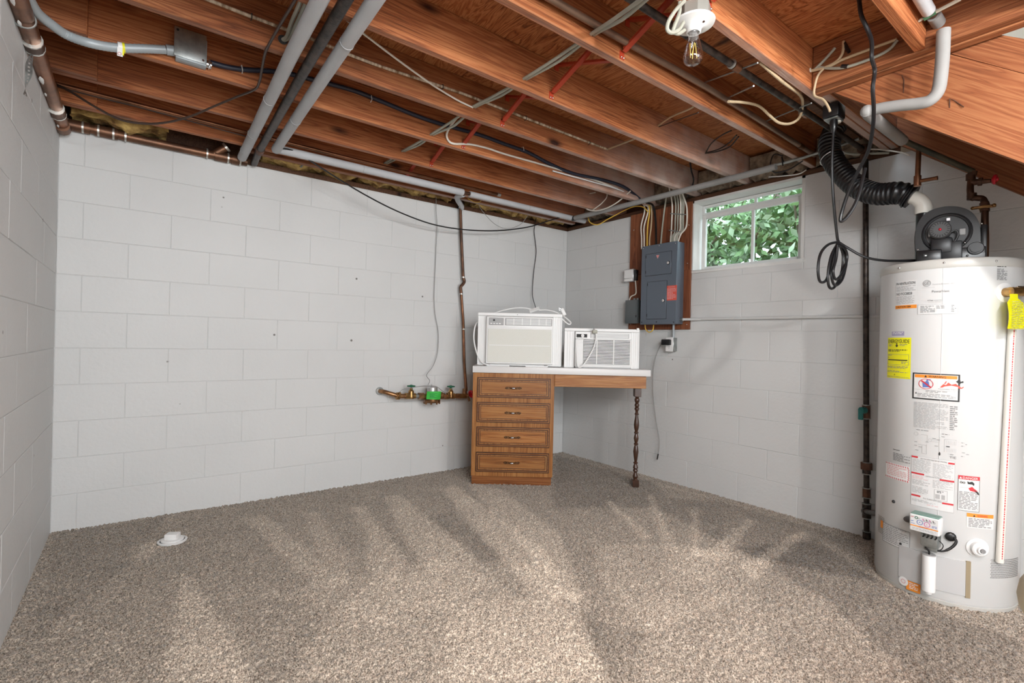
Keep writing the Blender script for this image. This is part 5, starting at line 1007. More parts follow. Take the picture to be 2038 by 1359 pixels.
# ------------------------------------------------------------------ water heater with its blower
HC = Vector((3.43, -3.04, 0)); HR = .26; HA = R_(-78.46)
wh = thing('water_heater', 'tall white power vent gas water heater covered in printed labels', 'water heater', HC, HA)
HT = Matrix.Translation(HC)
def hpart(name, fn, m, parent=None, label=None, ang=38): b = new(); fn(b); return obj(name, b, m, parent or wh, True, ang, label)
hpart('tank_jacket', lambda b: lathe(b, [(HR-.01, .012), (HR, .03), (HR, 1.478)], 72, HT), M_heat, ang=60)
hpart('base_ring', lambda b: lathe(b, [(HR-.006, .0), (HR-.004, .016), (HR-.02, .02)], 48, HT), M_rim)
hpart('top_rim', lambda b: lathe(b, [(HR+.001, 1.472), (HR+.004, 1.478), (HR+.004, 1.506), (HR-.002, 1.513), (HR-.03, 1.516), (0, 1.522)], 72, HT), M_rim, ang=50)
def hcyl(th, z, r=HR): a = R_(th); return Vector((HC.x+r*math.cos(a), HC.y+r*math.sin(a), z))
hpart('jacket_seam', lambda b: tube(b, [hcyl(187.5, .30, HR), hcyl(187.5, 1.47, HR)], .0012, 6), M_heat)
for th, z in ((150, 1.492), (226, 1.493), (188, 1.494)): hpart('screw', lambda b: ball(b, hcyl(th, z, HR+.004), .005, 5), M_steel)
def hp(px, py, r=HR):
    d = ray(px, py); ox, oy = CAM.x-HC.x, CAM.y-HC.y; a = d.x**2+d.y**2; bb = 2*(ox*d.x+oy*d.y); c = ox*ox+oy*oy-r*r; D_ = bb*bb-4*a*c
    t = (-bb-math.sqrt(max(D_, 0)))/(2*a); p = CAM+d*t; return math.degrees(math.atan2(p.y-HC.y, p.x-HC.x)) % 360, p.z
def hsheet(px0, py0, px1, py1, r=HR):
    t0, z0 = hp(px0, py0); t1, _ = hp(px1, py0); _, z1 = hp((px0+px1)/2, py1); zt = hp((px0+px1)/2, py0)[1] if abs(px1-px0) > 30 else z0
    zt = hp(px0, py0)[1]; zb_ = hp(px0, py1)[1]
    def f(u, v, l): a = R_(t0)+u/HR; return Vector((HC.x+(r+.0006+l)*math.cos(a), HC.y+(r+.0006+l)*math.sin(a), zt-v))
    return Sheet(f, R_(t1-t0)*HR, zt-zb_)
# rating text, top left of the front
s = hsheet(1784, 561, 1826, 616); w, h = s.w, s.h; s.rect(M_label, 0, 0, w, h)
s.text(M_print, 'FN VENTILATION', .004, .006, .012, w*.88); s.rows(M_lprint, .004, .024, w-.006, .05, 5, seed=2); s.text(M_print, 'NO FCC8828', .006, .054, .012, w*.74); s.rows(M_lprint, .004, .072, w-.01, h-.022, 7, seed=3)
s.rect(M_oprint, 0, h-.018, w, h-.002, 2); s.text(M_print, 'CAUTION 084', .004, h-.015, .009, w*.72); s.make('label', wh, 'white text label with orange strip')
# maker's roundel and name
s = hsheet(1833, 555, 1900, 605); w, h = s.w, s.h
s.ring(M_gprint, .022, .022, .0145, .0016, 1); s.ring(M_lprint, .022, .022, .0115, .0008, 1); s.text(M_gprint, 'GE', .0135, .0145, .014, .017); s.text(M_lprint, 'General Electric', .042, .025, .0055, .055); s.text(M_lprint, 'Water', .104, .025, .0055, .018)
s.rect(M_lprint, .004, .041, .05, .0418, 1); s.text(M_gprint, 'PowerVent', .042, .055, .010, .058); s.make('label', wh, 'round maker monogram and printed name')
s = hsheet(1840, 597, 1890, 606); s.text(M_print, '6 Year', .012, .0, .0055, .02); s.text(M_lprint, 'Limited Tank', .035, .0, .0055, .028); s.text(M_lprint, 'and Parts Warranty', .014, .008, .005, .046); s.make('label', wh)
s = hsheet(1827, 607, 1907, 626); w, h = s.w, s.h; s.rect(M_label, 0, 0, w, h); s.frame(M_lprint, 0, 0, w, h, .001); s.rows(M_gprint, .010, .006, w*.45, h-.006, 5, seed=9); s.rows(M_gprint, w*.48, .006, w*.68, h-.022, 3, seed=4); s.rows(M_gprint, w*.84, .005, w-.006, h-.006, 5, seed=5); s.make('label', wh, 'framed rating plate')
s = hsheet(1984, 527, 2004, 558); w, h = s.w, s.h; s.rows(M_print, 0, 0, w, .012, 2, seed=1); s.rows(M_gprint, 0, .016, w, h, 11, seed=6, fill=.6); s.make('label', wh, 'small black text block by the top rim')
s = hsheet(1775, 659, 1800, 668); s.rect(mat('lavender_print', (.34, .32, .46), .6), .002, .002, s.w, s.h); s.rows(M_wprint, .008, .005, s.w-.006, s.h-.004, 2, 2); s.make('label', wh, 'small lavender sticker')
# yellow energy label
s = hsheet(1768, 672, 1814, 751); w, h = s.w, s.h; s.rect(M_yprint, 0, 0, w, h); s.text(M_print, 'ENERGYGUIDE', .006, .008, .018, w*.90); s.poly(M_print, [(w*.44, .026), (w*.48, .026), (w*.48, .036), (w*.53, .036), (w*.46, .046), (w*.39, .036), (w*.44, .036)], 3)
s.rows(M_gprint, .008, .031, .032, .043, 3, seed=2); s.rows(M_gprint, w*.58, .031, w-.014, .041, 2, seed=3); s.rows(M_print, .006, .056, w-.016, .068, 2, seed=7, fill=.55); s.frame(M_gprint, .004, .078, w-.008, .128, .0012); s.rect(M_print, .006, .103, w-.014, .1075, 3); s.text(M_print, '4', .008, .091, .006); s.rows(M_gprint, .006, .081, .03, .087, 2, seed=1); s.rows(M_gprint, w*.66, .112, w*.9, .124, 2, seed=8)
s.rows(M_gprint, .004, .134, w-.01, .146, 3, seed=4); s.rows(M_gprint, .004, .156, w-.01, .166, 2, seed=5); s.text(M_print, 'A', w*.36, .170, .008); s.rows(M_gprint, .004, .182, w-.006, h-.004, 3, seed=6); s.make('label', wh, 'yellow energy label')
# WARNING label with the fire pictograms
s = hsheet(1817, 741, 1911, 796); w, h = s.w, .118; s.rect(M_print, 0, 0, w, h, 1); s.rect(M_label, .006, .005, w-.006, h-.006, 2); s.rect(M_oprint, .009, .007, w-.009, .021, 3)
s.poly(M_print, [(w*.27, .019), (w*.30, .009), (w*.33, .019)], 4); s.text(M_print, 'WARNING', w*.36, .0095, .009, w*.36, 5)
s.ring(M_rprint, .050, .048, .023, .0022, 4, sx=1.15); s.poly(M_bprint, [(.038, .040), (.060, .036), (.064, .062), (.040, .064)], 4); s.poly(M_bprint, [(.050, .037), (.054, .028), (.066, .026), (.068, .029), (.058, .032), (.056, .038)], 4); s.poly(M_rprint, [(.032, .036), (.036, .032), (.070, .060), (.066, .064)], 5)
s.poly(M_redlab, [(.098, .060), (.110, .044), (.118, .048), (.126, .036), (.136, .045), (.150, .040), (.164, .052), (.170, .060)], 4); s.poly(M_redlab, [(.112, .042), (.118, .031), (.121, .032), (.116, .044)], 4); s.poly(M_redlab, [(.166, .058), (.176, .050), (.175, .056), (.168, .061)], 4)
s.poly(M_print, [(.150, .030), (.158, .026), (.166, .030), (.174, .027), (.175, .034), (.166, .036), (.164, .041), (.157, .037)], 5); s.ring(M_print, .160, .027, .005, .002, 5, 12)
s.text(M_gprint, 'Flammable Vapors', .094, .064, .005, .066, 4); s.rect(M_gprint, .008, .074, w-.012, .0747, 3); s.rows(M_gprint, .050, .077, w*.75, .088, 2, seed=3); s.poly(M_print, [(.012, .094), (.015, .086), (.018, .094)], 4); s.rows(M_gprint, .020, .091, w-.014, h-.009, 3, seed=11, fill=.4); s.make('label', wh, 'black bordered WARNING label with red flame pictogram')
# instruction text and wiring diagram
s = hsheet(1819, 799, 1906, 852); w, h = s.w, s.h; s.rows(M_lprint, .002, 0, w*.80, h-.004, 19, seed=21, fill=.42); s.rows(M_gprint, w*.84, .006, w, h-.008, 13, seed=22, fill=.5); s.make('label', wh, 'long block of grey instruction text')
s = hsheet(1818, 853, 1904, 912); w, h = s.w, s.h
s.rows(M_gprint, .012, .0, .056, .005, 1, seed=1); s.rows(M_gprint, w*.68, .006, w*.84, .012, 1, seed=2); s.ring(M_lprint, .012, .020, .008, .0008); s.ring(M_lprint, .062, .040, .006, .0008)
for u0, v0, u1, v1 in ((.03, .02, .052, .021), (.052, .02, .053, .056), (.094, .022, .095, .088), (.068, .036, .09, .037), (.110, .028, .111, .084), (.111, .028, .150, .029), (.062, .045, .09, .046), (.05, .06, .051, .104), (.051, .104, .034, .105), (.034, .070, .035, .104), (.02, .066, .05, .067), (.122, .09, .142, .091)): s.rect(M_lprint, u0, v0, u1, v1, 1)
for i in range(7): s.rect(M_lprint, .118+.005*i, .034, .1185+.005*i, .052, 1); s.rect(M_lprint, .118+.005*i, .066, .1185+.005*i, .084, 1)
s.poly(M_print, [(.092, .092), (.095, .086), (.098, .092), (.098, .100), (.095, .103), (.092, .100)], 2); s.rect(M_print, .116, .058, .128, .0615, 2)
for u, v in ((.006, .055), (.006, .072), (.022, .076), (.07, .03), (.085, .034), (.078, .062), (.10, .018), (.01, .092), (.13, .092), (.165, .036), (.178, .042), (.165, .050), (.168, .078), (.182, .084), (.165, .094)): s.rows(M_gprint, u, v, u+.012, v+.004, 1, seed=int(u*1e4))
s.poly(M_lprint, [(.045, .052), (.052, .046), (.059, .052)], 2); s.text(M_gprint, 'TIE', .128, .099, .010, .022); s.make('label', wh, 'printed wiring diagram')
# lower white label with red bars
s = hsheet(1815, 905, 1901, 1015); w, h = s.w, .224; s.rect(M_label, 0, 0, w, h); s.frame(M_lprint, 0, 0, w, h, .0008)
for v, u0, u1 in ((.002, 0, .024), (.008, w-.022, w-.001), (.075, 0, .048), (.085, w*.68, w-.001), (.175, .002, .036), (.185, w*.74, w-.002)): s.rect(M_rprint, u0, v, u1, v+.0075, 3)
s.text(M_gprint, 'FOR YOUR SAFETY READ BEFORE OPERATING', .034, .006, .006, w*.60); s.text(M_gprint, 'LIGHTING INSTRUCTIONS', .054, .080, .006, w*.36); s.text(M_gprint, 'TO TURN OFF GAS', .046, .181, .006, w*.42)
s.rows(M_lprint, .004, .016, w*.47, .072, 11, seed=31, fill=.38); s.rows(M_lprint, w*.52, .020, w-.006, .080, 12, seed=32, fill=.38); s.rows(M_pprint, .004, .090, w*.45, .105, 3, seed=33, fill=.35); s.rows(M_lprint, .004, .108, w*.46, .130, 4, seed=34, fill=.4); s.rows(M_lprint, .004, .138, w*.42, .168, 5, seed=35, fill=.38); s.rows(M_lprint, w*.52, .094, w-.006, .130, 7, seed=36, fill=.38)
s.rect(M_lprint, w*.56, .134, w-.022, .180, 2); s.rect(M_label, w*.56+.0015, .1355, w-.0235, .1785, 3); s.rows(M_print, w*.62, .139, w-.035, .150, 2, 4, seed=3); s.rect(M_lprint, w*.585, .154, w-.03, .174, 4); s.rows(M_lprint, .004, .194, w*.6, .206, 3, seed=37, fill=.35); s.rows(M_pprint, w*.4, .208, w*.7, .214, 1, seed=38); s.make('label', wh, 'white lighting instructions label with red bars')
# DANGER scald label
s = hsheet(1907, 945, 1950, 1016); w, h = s.w, .150; s.rect(M_label, 0, 0, w, h); s.frame(M_print, 0, 0, w, h, .0012); s.rect(M_rprint, 0, 0, w, .016, 3); s.poly(M_wprint, [(.004, .013), (.008, .004), (.012, .013)], 4); s.text(M_wprint, 'DANGER', .015, .004, .009, w*.70, 5)
s.ring(M_print, .010, .029, .0045, .002, 4, 12); s.ring(M_print, .019, .030, .0045, .002, 4, 12); s.poly(M_print, [(.030, .022), (.036, .026), (.046, .022), (.054, .030), (.052, .040), (.046, .034), (.032, .034)], 4); s.poly(M_rprint, [(.034, .052), (.046, .044), (.052, .050), (.064, .060), (.066, .070), (.054, .064), (.040, .062)], 4); s.poly(M_print, [(.052, .056), (.068, .066), (w-.001, .078), (.062, .070)], 5); s.rect(M_lprint, .006, .050, .034, .051, 3)
s.rows(M_gprint, .004, .068, w-.006, h-.006, 12, seed=41, fill=.48); s.make('label', wh, 'white DANGER label with red header and hand pictogram')
# second warning, orange header
s = hsheet(1924, 1020, 1977, 1050); w, h = s.w, .062; s.rect(M_label, 0, 0, w, h); s.rect(M_oprint, 0, 0, w, .016, 2); s.poly(M_print, [(w*.22, .014), (w*.26, .004), (w*.30, .014)], 3); s.text(M_rprint, 'WARNING', w*.36, .004, .008, w*.40); s.rows(M_gprint, .006, .021, w-.006, h-.002, 6, seed=44, fill=.5); s.make('label', wh, 'orange headed warning label')
# red striped label at the left
s = hsheet(1764, 917, 1811, 946); w, h = s.w, .074; s.rect(M_wprint, 0, 0, w, h)
for i in range(12): u = w*i/12; s.poly(M_rprint, [(u, .002), (u+.004, .002), (u+.007, .009), (u+.003, .009)], 3); s.poly(M_rprint, [(u, h-.009), (u+.004, h-.009), (u+.007, h-.002), (u+.003, h-.002)], 3)
for i in range(6): v = .010+(h-.02)*i/6; s.poly(M_rprint, [(w-.006, v), (w-.001, v+.004), (w-.001, v+.008), (w-.006, v+.004)], 3)
s.rows(M_pprint, .010, .014, w-.012, h-.014, 6, seed=47, fill=.5); s.make('label', wh, 'white label with red striped border')
s = hsheet(1778, 893, 1812, 916); w, h = s.w, s.h; s.rows(M_print, .0, .0, .035, .005, 1, seed=3); s.rows(M_gprint, .002, .016, w, h, 6, seed=48, fill=.5); s.make('label', wh, 'small black text block over the striped label')
# table label low at the left
s = hsheet(1753, 1034, 1812, 1072); w, h = s.w, .090; s.rect(M_oprint, .002, .0, .022, .035, 2); s.rect(M_label, .022, 0, w, h, 1); s.frame(M_print, .022, 0, w, h, .0014, 2)
for i in range(10): s.rect(M_lprint, .024, .008+.008*i, w-.003, .0086+.008*i, 2)
for i in range(4): s.rect(M_lprint, .05+.026*i, .003, .0508+.026*i, h-.003, 2)
s.rows(M_gprint, .026, .003, w-.006, h-.004, 10, 3, seed=52, fill=.3); s.make('label', wh, 'printed table label with orange corner')
# perforated air screens
for a0, a1, z0, z1 in ((228, 262, .150, .232), (124, 137, .215, .300)):
    b = new(); n = int((a1-a0)/1.15)
    for i in range(n):
        for j in range(11):
            a = a0+(a1-a0)*(i+.5*(j % 2))/n; z = z0+(z1-z0)*j/11
            vs = [b.verts.new(hcyl(a+da, z+dz, HR+.0006)) for da, dz in ((0, 0), (.55, .0015), (.75, .0055), (.2, .0040))]; b.faces.new(vs)
    o = obj('air_screen', b, M_dark, wh, label='perforated air screen'); o['kind'] = 'stuff'
# access cover, brown tape, sticker
def patch(b, a0, a1, z0, z1, r, n=14):
    bot = [b.verts.new(hcyl(a0+(a1-a0)*i/n, z0, r)) for i in range(n+1)]; top = [b.verts.new(hcyl(a0+(a1-a0)*i/n, z1, r)) for i in range(n+1)]
    ib = [b.verts.new(hcyl(a0+(a1-a0)*i/n, z0-.001, r-.005)) for i in range(n+1)]; it = [b.verts.new(hcyl(a0+(a1-a0)*i/n, z1+.001, r-.005)) for i in range(n+1)]
    for i in range(n): b.faces.new((bot[i], bot[i+1], top[i+1], top[i])); b.faces.new((top[i], top[i+1], it[i+1], it[i])); b.faces.new((ib[i], ib[i+1], bot[i+1], bot[i]))
    b.faces.new((bot[0], top[0], it[0], ib[0])); b.faces.new((bot[n], ib[n], it[n], top[n]))
hpart('access_cover', lambda b: patch(b, 156.5, 209.5, .062, .208, HR+.004), mat('cover_grey', (.50, .50, .50), .4))
hpart('tape_strip', lambda b: patch(b, 208.5, 212, .056, .212, HR+.0055, 2), mat('brown_tape', (.30, .24, .15), .6), label='brown tape strip')
hpart('cover_screw', lambda b: ball(b, hcyl(157.5, .212, HR), .006, 6), M_dark)
s = hsheet(1805, 1153, 1833, 1178); w, h = s.w, .042; s.rect(M_oprint, .0, .0, w, h, 9); s.rows(M_wprint, .012, .006, w-.008, h-.006, 4, 11, seed=3); s.ring(M_wprint, -.012, .012, .020, .019, 10, 20); s.ring(M_pprint, -.012, .012, .010, .003, 12, 16); s.make('label', wh, 'orange sticker with round white seal')
hpart('knockout', lambda b: ball(b, hcyl(149, .395, HR), .008, 6), M_dark)
# gas control in front
gt, gz = hp(1842, 1046); gn = Vector((math.cos(R_(gt)), math.sin(R_(gt)), 0)); gs = Vector((-gn.y, gn.x, 0)); GM = Matrix((gs, Vector((0, 0, 1)), gn)).transposed().to_4x4(); GM.translation = hcyl(gt, 0)
gq = lambda px, py, off: (lambda p: ((p-GM.translation).dot(gs), p.z))(PN(px, py, GM.translation+gn*off, gn))
c0, c1 = gq(1810, 1020, .085), gq(1872, 1070, .085)
u0, u1, z0, z1 = c0[0], c1[0]-.004, c1[1]+.000, c0[1]
hpart('gas_control', lambda b: box(b, u0, u1, z0, z1, .03, .085, M=GM, bevel=.006), M_white)
hpart('gas_control_top', lambda b: box(b, u0+.004, u1-.004, z1-.004, z1+.004, .032, .083, M=GM, bevel=.002, seg=1), mat('sage_green', (.16, .28, .24), .45), label='sage green top edge')
s = Sheet(lambda u, v, l: GM @ Vector((u0+u, z1-v, .0853+l)), u1-u0, z1-z0); w, h = s.w, s.h
s.rect(M_label, .005, .006, w-.005, h-.006); s.ring(M_bprint, w*.36, h*.42, .011, .0022, 3); s.ring(mat('magenta_print', (.55, .08, .32), .6), w*.60, h*.46, .011, .0022, 3); s.poly(M_bprint, [(w*.32, h*.42), (w*.37, h*.38), (w*.37, h*.45)], 4); s.poly(MATS['magenta_print'], [(w*.57, h*.44), (w*.57, h*.49), (w*.62, h*.47)], 4)
s.rect(M_rprint, w*.06, h*.16, w*.16, h*.185, 3); s.ring(M_green, w*.24, h*.19, .006, .0025, 3); s.rect(M_green, w*.28, h*.19, w*.36, h*.21, 3)
for i in range(4): s.poly(M_dark if i % 2 else MATS['magenta_print'], [(w*(.44+.11*i), h*.16), (w*(.47+.11*i), h*.16), (w*(.50+.11*i), h*.25), (w*(.47+.11*i), h*.25)], 4); s.ring(M_lprint, w*(.50+.11*i), h*.27, .0045, .003, 3, 10)
s.rect(M_oprint, w*.04, h*.64, w*.96, h*.70, 3); s.text(M_rprint, 'WARNING', w*.34, h*.645, .004, w*.28, 5); s.rows(M_bprint, w*.06, h*.40, w*.22, h*.48, 1, seed=5); s.rows(M_bprint, w*.06, h*.54, w*.26, h*.60, 1, seed=6); s.rows(M_bprint, w*.76, h*.46, w*.92, h*.60, 2, seed=7); s.rows(M_lprint, w*.10, h*.78, w*.9, h*.90, 2, seed=8); s.make('gas_control_face', wh, 'printed control face with blue and pink rings')
c0, c1 = gq(1832, 1076, .05), gq(1867, 1094, .05)
hpart('valve_body', lambda b: (box(b, c0[0], c1[0], c1[1], z0+.002, .004, .058, M=GM, bevel=.007), box(b, c0[0]+.008, c1[0]-.006, c1[1]-.02, c1[1]+.002, .01, .04, M=GM, bevel=.005)), M_galv)
hpart('valve_wires', lambda b: [tube(b, [GM @ Vector((c0[0]+.012+.014*i, z0+.004, .062)), GM @ Vector((c0[0]+.016+.014*i, z0-.012, .064)), GM @ Vector((c0[0]+.010+.014*i, z0-.022, .060))], .003, 6, sm=3) for i in range(4)], M_black)
# silver burner cylinder with wires
c0, c1 = gq(1833, 1102, .05), gq(1859, 1182, .05); uc_ = (c0[0]+c1[0])/2; rc_ = (c1[0]-c0[0])/2
hpart('burner_cylinder', lambda b: lathe(b, [(rc_*.5, c1[1]-.012), (rc_*.55, c1[1]-.002), (rc_*.96, c1[1]), (rc_, c1[1]+.006), (rc_, c0[1])], 24, Matrix.Translation(GM @ Vector((uc_, 0, .033)))), M_white, label='white cylinder below the gas control')
hpart('cylinder_cap', lambda b: lathe(b, [(rc_*.98, c0[1]-.002), (rc_*.98, c0[1]+.004), (rc_*.5, c0[1]+.004)], 20, Matrix.Translation(GM @ Vector((uc_, 0, .033)))), M_acd)
hpart('cylinder_wire', lambda b: tube(b, [GM @ Vector((uc_, c0[1], .036)), GM @ Vector((uc_+.002, c0[1]+.02, .046)), GM @ Vector((uc_-.008, c0[1]+.036, .056))], .004, 6, sm=3), M_black)
# black hose with round end
def on(px, py, r): a, z = hp(px, py, r); return hcyl(a, z, r)
hpart('sensor_hose', lambda b: tube(b, [on(1858, 1094, HR+.035), on(1874, 1097, HR+.035), on(1888, 1093, HR+.03), on(1899, 1085, HR+.025), on(1903, 1077, HR+.02), on(1899, 1070, HR+.012)], [.004]*10+[.0055]*21, 8, sm=6), M_black)
hpart('sensor_knob', lambda b: ball(b, on(1892, 1068, HR+.008), .020, 8, M=axis_m((0, 0, 0), (math.cos(R_(205)), math.sin(R_(205)), 0)) @ Matrix.Diagonal((1, 1, .45, 1))), M_black)
hpart('sensor_wire', lambda b: tube(b, [on(1869, 1076, HR+.05), on(1877, 1085, HR+.045), on(1874, 1093, HR+.04), on(1866, 1096, HR+.035)], .0018, 6, sm=5), M_black)
# white drain valve
dt, dz = hp(1945, 1090); dn = Vector((math.cos(R_(dt)), math.sin(R_(dt)), 0)); DM = axis_m(hcyl(dt, dz, HR-.004), dn)
hpart('drain_valve', lambda b: lathe(b, [(.040, .0), (.040, .006), (.030, .010), (.029, .026), (.024, .030), (.016, .030), (.015, .040), (.009, .040), (.008, .034)], 20, DM @ Matrix.Diagonal((1, 1, 1, 1))), M_pvc if False else M_white)
hpart('drain_outlet', lambda b: tube(b, [DM @ Vector((0, 0, .036)), DM @ Vector((.0, 0, .046))], .009, 8), M_gprint)
# relief valve, its tag, the discharge tube
rt, rz = hp(2000, 582); rn = Vector((math.cos(R_(rt)), math.sin(R_(rt)), 0)); rs = Vector((-rn.y, rn.x, 0)); RM = axis_m(hcyl(rt, rz, HR-.004), rn)
hpart('relief_escutcheon', lambda b: lathe(b, [(.042, 0), (.041, .004), (.022, .007), (.0, .007)], 24, RM), M_white)
V0 = hcyl(rt, rz, HR)
hpart('relief_valve', lambda b: (tube(b, [V0, V0+rn*.035], .020, 12), tube(b, [V0+rn*.034-rs*.016, V0+rn*.034+rs*.045], .019, 12), tube(b, [V0+rn*.034+rs*.042, V0+rn*.034+rs*.07], .013, 10)), M_brass)
hpart('relief_lever', lambda b: (box(b, .010, .062, -.004, .004, .018, .024, M=Matrix((rs, rn, Vector((0, 0, 1)))).transposed().to_4x4() if False else Matrix.Translation(V0+rn*.036) @ Matrix((rs, rn, Vector((0, 0, 1)))).transposed().to_4x4(), bevel=.002, seg=1), tube(b, [V0+rn*.05+rs*.040+Vector((0, 0, .014)), V0+rn*.055+rs*.056+Vector((0, 0, -.035))], .004, 6)), M_steel)
TA, TB = PN(2006, 590, V0+rn*.062, rn), PN(2037, 655, V0+rn*.062, rn); tu0, tu1 = (TA-V0).dot(rs), (TB-V0).dot(rs)
def rtag(b):
    g = [[b.verts.new(V0+rn*(.062+.006*math.sin(j*.6))+rs*(tu0+(tu1-tu0)*(i/4)*(1 if j < 7 else .5)+(0 if j < 7 else (tu1-tu0)*.2))+Vector((0, 0, TB.z-V0.z+(TA.z-TB.z+.012)*j/8))) for j in range(9)] for i in range(5)]
    for i in range(4):
        for j in range(8): b.faces.new((g[i][j], g[i+1][j], g[i+1][j+1], g[i][j+1]))
    bmesh.ops.solidify(b, geom=b.faces[:], thickness=.0012)
hpart('relief_tag', rtag, M_yprint, label='yellow relief valve tag')
s = Sheet(lambda u, v, l: V0+rn*(.0695+l)+rs*(tu0+.004+u)+Vector((0, 0, TA.z-V0.z-v)), .1, .1); s.rows(M_gprint, .006, .02, tu1-tu0-.014, .135, 16, 2, .22, 61); s.make('relief_tag_print', wh)
Ta, Tb = hp(2007, 648), hp(1983, 1116)
pA, pB = hcyl(Ta[0], Ta[1], HR+.014), hcyl(Tb[0], Tb[1], HR+.014)
hpart('discharge_tube', lambda b: tube(b, [pA+Vector((0, 0, .10)), pA, pB], .0135, 14), M_pvc, label='cream plastic discharge tube with red print')
def tprint(b):
    ax = (pB-pA); L_ = ax.length; ax.normalize(); vw = (CAM-pA); vw = (vw-ax*vw.dot(ax)).normalized(); sd = ax.cross(vw).normalized()
    rg = random.Random(8); t = .01
    nrm = (vw*.86-sd*.5).normalized(); tg_ = ax.cross(nrm).normalized()
    while t < L_-.02:
        l = rg.uniform(.004, .012); c = pA+ax*t+nrm*.0138
        b.faces.new([b.verts.new(c+tg_*a_*.0018+ax*b_) for a_, b_ in ((-1, 0), (1, 0), (1, l), (-1, l))]); t += l+.003
o = hpart('tube_print', tprint, M_rprint, label='red print on the discharge tube'); o['kind'] = 'stuff'

# blower on top
BN = Vector((-.9798, -.2, 0)).normalized(); BS = Vector((-BN.y, BN.x, 0)); BO = Vector((HC.x, HC.y, 0))+BN*.03
BS = Vector((.2, -.9798, 0)).normalized()
BMt = lambda off: (lambda m: m)(Matrix((BS, Vector((0, 0, 1)), BN)).transposed().to_4x4())
def bmx(off): m = BMt(off); m.translation = BO+BN*off; return m
def bq(px, py, off): p = PN(px, py, BO+BN*off, BN); return ((p-BO).dot(BS), p.z)
bl = wh
def disc(b, cx, cz, rx, rz, off0, off1, n=36, tap=1.): 
    m = bmx(off0); lo = [b.verts.new(m @ Vector((cx+rx*math.cos(2*PI*i/n), cz+rz*math.sin(2*PI*i/n), 0))) for i in range(n)]; hi = [b.verts.new(m @ Vector((cx+rx*tap*math.cos(2*PI*i/n), cz+rz*tap*math.sin(2*PI*i/n), off1-off0))) for i in range(n)]
    b.faces.new(lo[::-1]); b.faces.new(hi)
    for i in range(n): j = (i+1) % n; b.faces.new((lo[i], lo[j], hi[j], hi[i]))
M_blow = mat('blower_black', (.009, .009, .010), .30); M_blow2 = mat('blower_grey_black', (.018, .018, .020), .38); M_mot = mat('motor_grey', (.055, .054, .055), .45)
sc = [bq(x, y, .05) for x, y in ((1822, 497), (1821, 470), (1826, 446), (1838, 428), (1856, 417), (1880, 411), (1906, 411), (1928, 418), (1943, 432), (1950, 452), (1952, 480), (1950, 505), (1880, 516), (1840, 512))]
hpart('blower_scroll', lambda b: prism(b, [(p.x, p.y) for p in smooth_path([Vector((x, y, 0)) for x, y in sc+[sc[0]]], 3)[:-1]], .10, bmx(-.05)), M_blow)
hpart('scroll_flange', lambda b: prism(b, [(cx_, cz_) for cx_, cz_ in [((p.x-.0)*1.0, p.y) for p in smooth_path([Vector((x*1.0, y, 0)) for x, y in [bq(px, py, .05) for px, py in ((1820, 497), (1819, 469), (1824, 444), (1836, 426), (1855, 415), (1880, 409), (1907, 409), (1930, 416), (1945, 430), (1953, 452), (1954, 480))]], 3)]], .012, bmx(-.005)), M_blow2)
c = bq(1884, 463, .05); r1 = bq(1946, 463, .05)[0]-c[0]
hpart('inlet_ring', lambda b: torus(b, (0, 0, 0), r1*.78, .008, bmx(.052) @ Matrix.Translation((c[0], c[1], 0)), 36, 8), M_blow2)
hpart('scroll_plate', lambda b: disc(b, c[0], c[1], r1*.74, r1*.74, .048, .054), M_blow2)
c = bq(1871, 457, .10); r2 = bq(1895, 457, .10)[0]-c[0]
mo = hpart('blower_motor', lambda b: (disc(b, c[0], c[1], r2, r2, .052, .10, 32, .98), disc(b, c[0], c[1], r2*.97, r2*.97, .10, .106, 32, .9)), M_mot)
def slots(b):
    m = bmx(.1068)
    for k in range(20):
        a = 2*PI*k/20; vs = []
        for rr, da in ((.58, -.06), (.84, -.07), (.84, .07), (.58, .06)): vs.append(b.verts.new(m @ Vector((c[0]+r2*rr*math.cos(a+da), c[1]+r2*rr*math.sin(a+da), 0))))
        b.faces.new(vs)
hpart('motor_slot', slots, M_dark)['kind'] = 'stuff'
hpart('motor_hub', lambda b: ball(b, bmx(.107) @ Vector((c[0], c[1], 0)), .006, 6), M_redh, label='red motor hub')
for x0, y0, x1, y1 in ((1883, 435, 1892, 441), (1848, 461, 1852, 472)): q0, q1 = bq(x0, y0, .054), bq(x1, y1, .054); hpart('motor_bracket', lambda b: box(b, q0[0], q1[0], q1[1], q0[1], .0, .02, M=bmx(.054), bevel=.002, seg=1), M_alum)
q0, q1 = bq(1909, 455, .056), bq(1922, 467, .056); hpart('small_plate', lambda b: box(b, q0[0], q1[0], q1[1], q0[1], .0, .006, M=bmx(.054), bevel=.003, seg=1), M_acd)
hpart('motor_lead', lambda b: tube(b, [bmx(.08) @ Vector((*bq(x, y, .08), 0)) for x, y in ((1893, 462), (1902, 458), (1907, 466), (1902, 478), (1894, 484))], .004, 6, sm=4), M_black)
TZ = 1.512
def bbox(name, x0, y0, x1, y1, o0, o1, m, bev=.004, label=None, zmin=None):
    A_, B_ = bq(x0, y0, o1), bq(x1, y1, o1); return hpart(name, lambda b: box(b, A_[0], B_[0], max(B_[1], TZ) if zmin is None else zmin, A_[1], o0, o1, M=bmx(0), bevel=bev, seg=2), m, label=label)
bbox('blower_base', 1823, 500, 1962, 522, -.06, .055, M_blow)
bbox('motor_shroud', 1852, 474, 1896, 502, .05, .09, M_blow2, .012)
bbox('control_cover', 1874, 481, 1915, 516, .05, .085, M_blow2, .006)
sb = bbox('switch_housing', 1826, 499, 1874, 522, .05, .105, M_blow, .006)
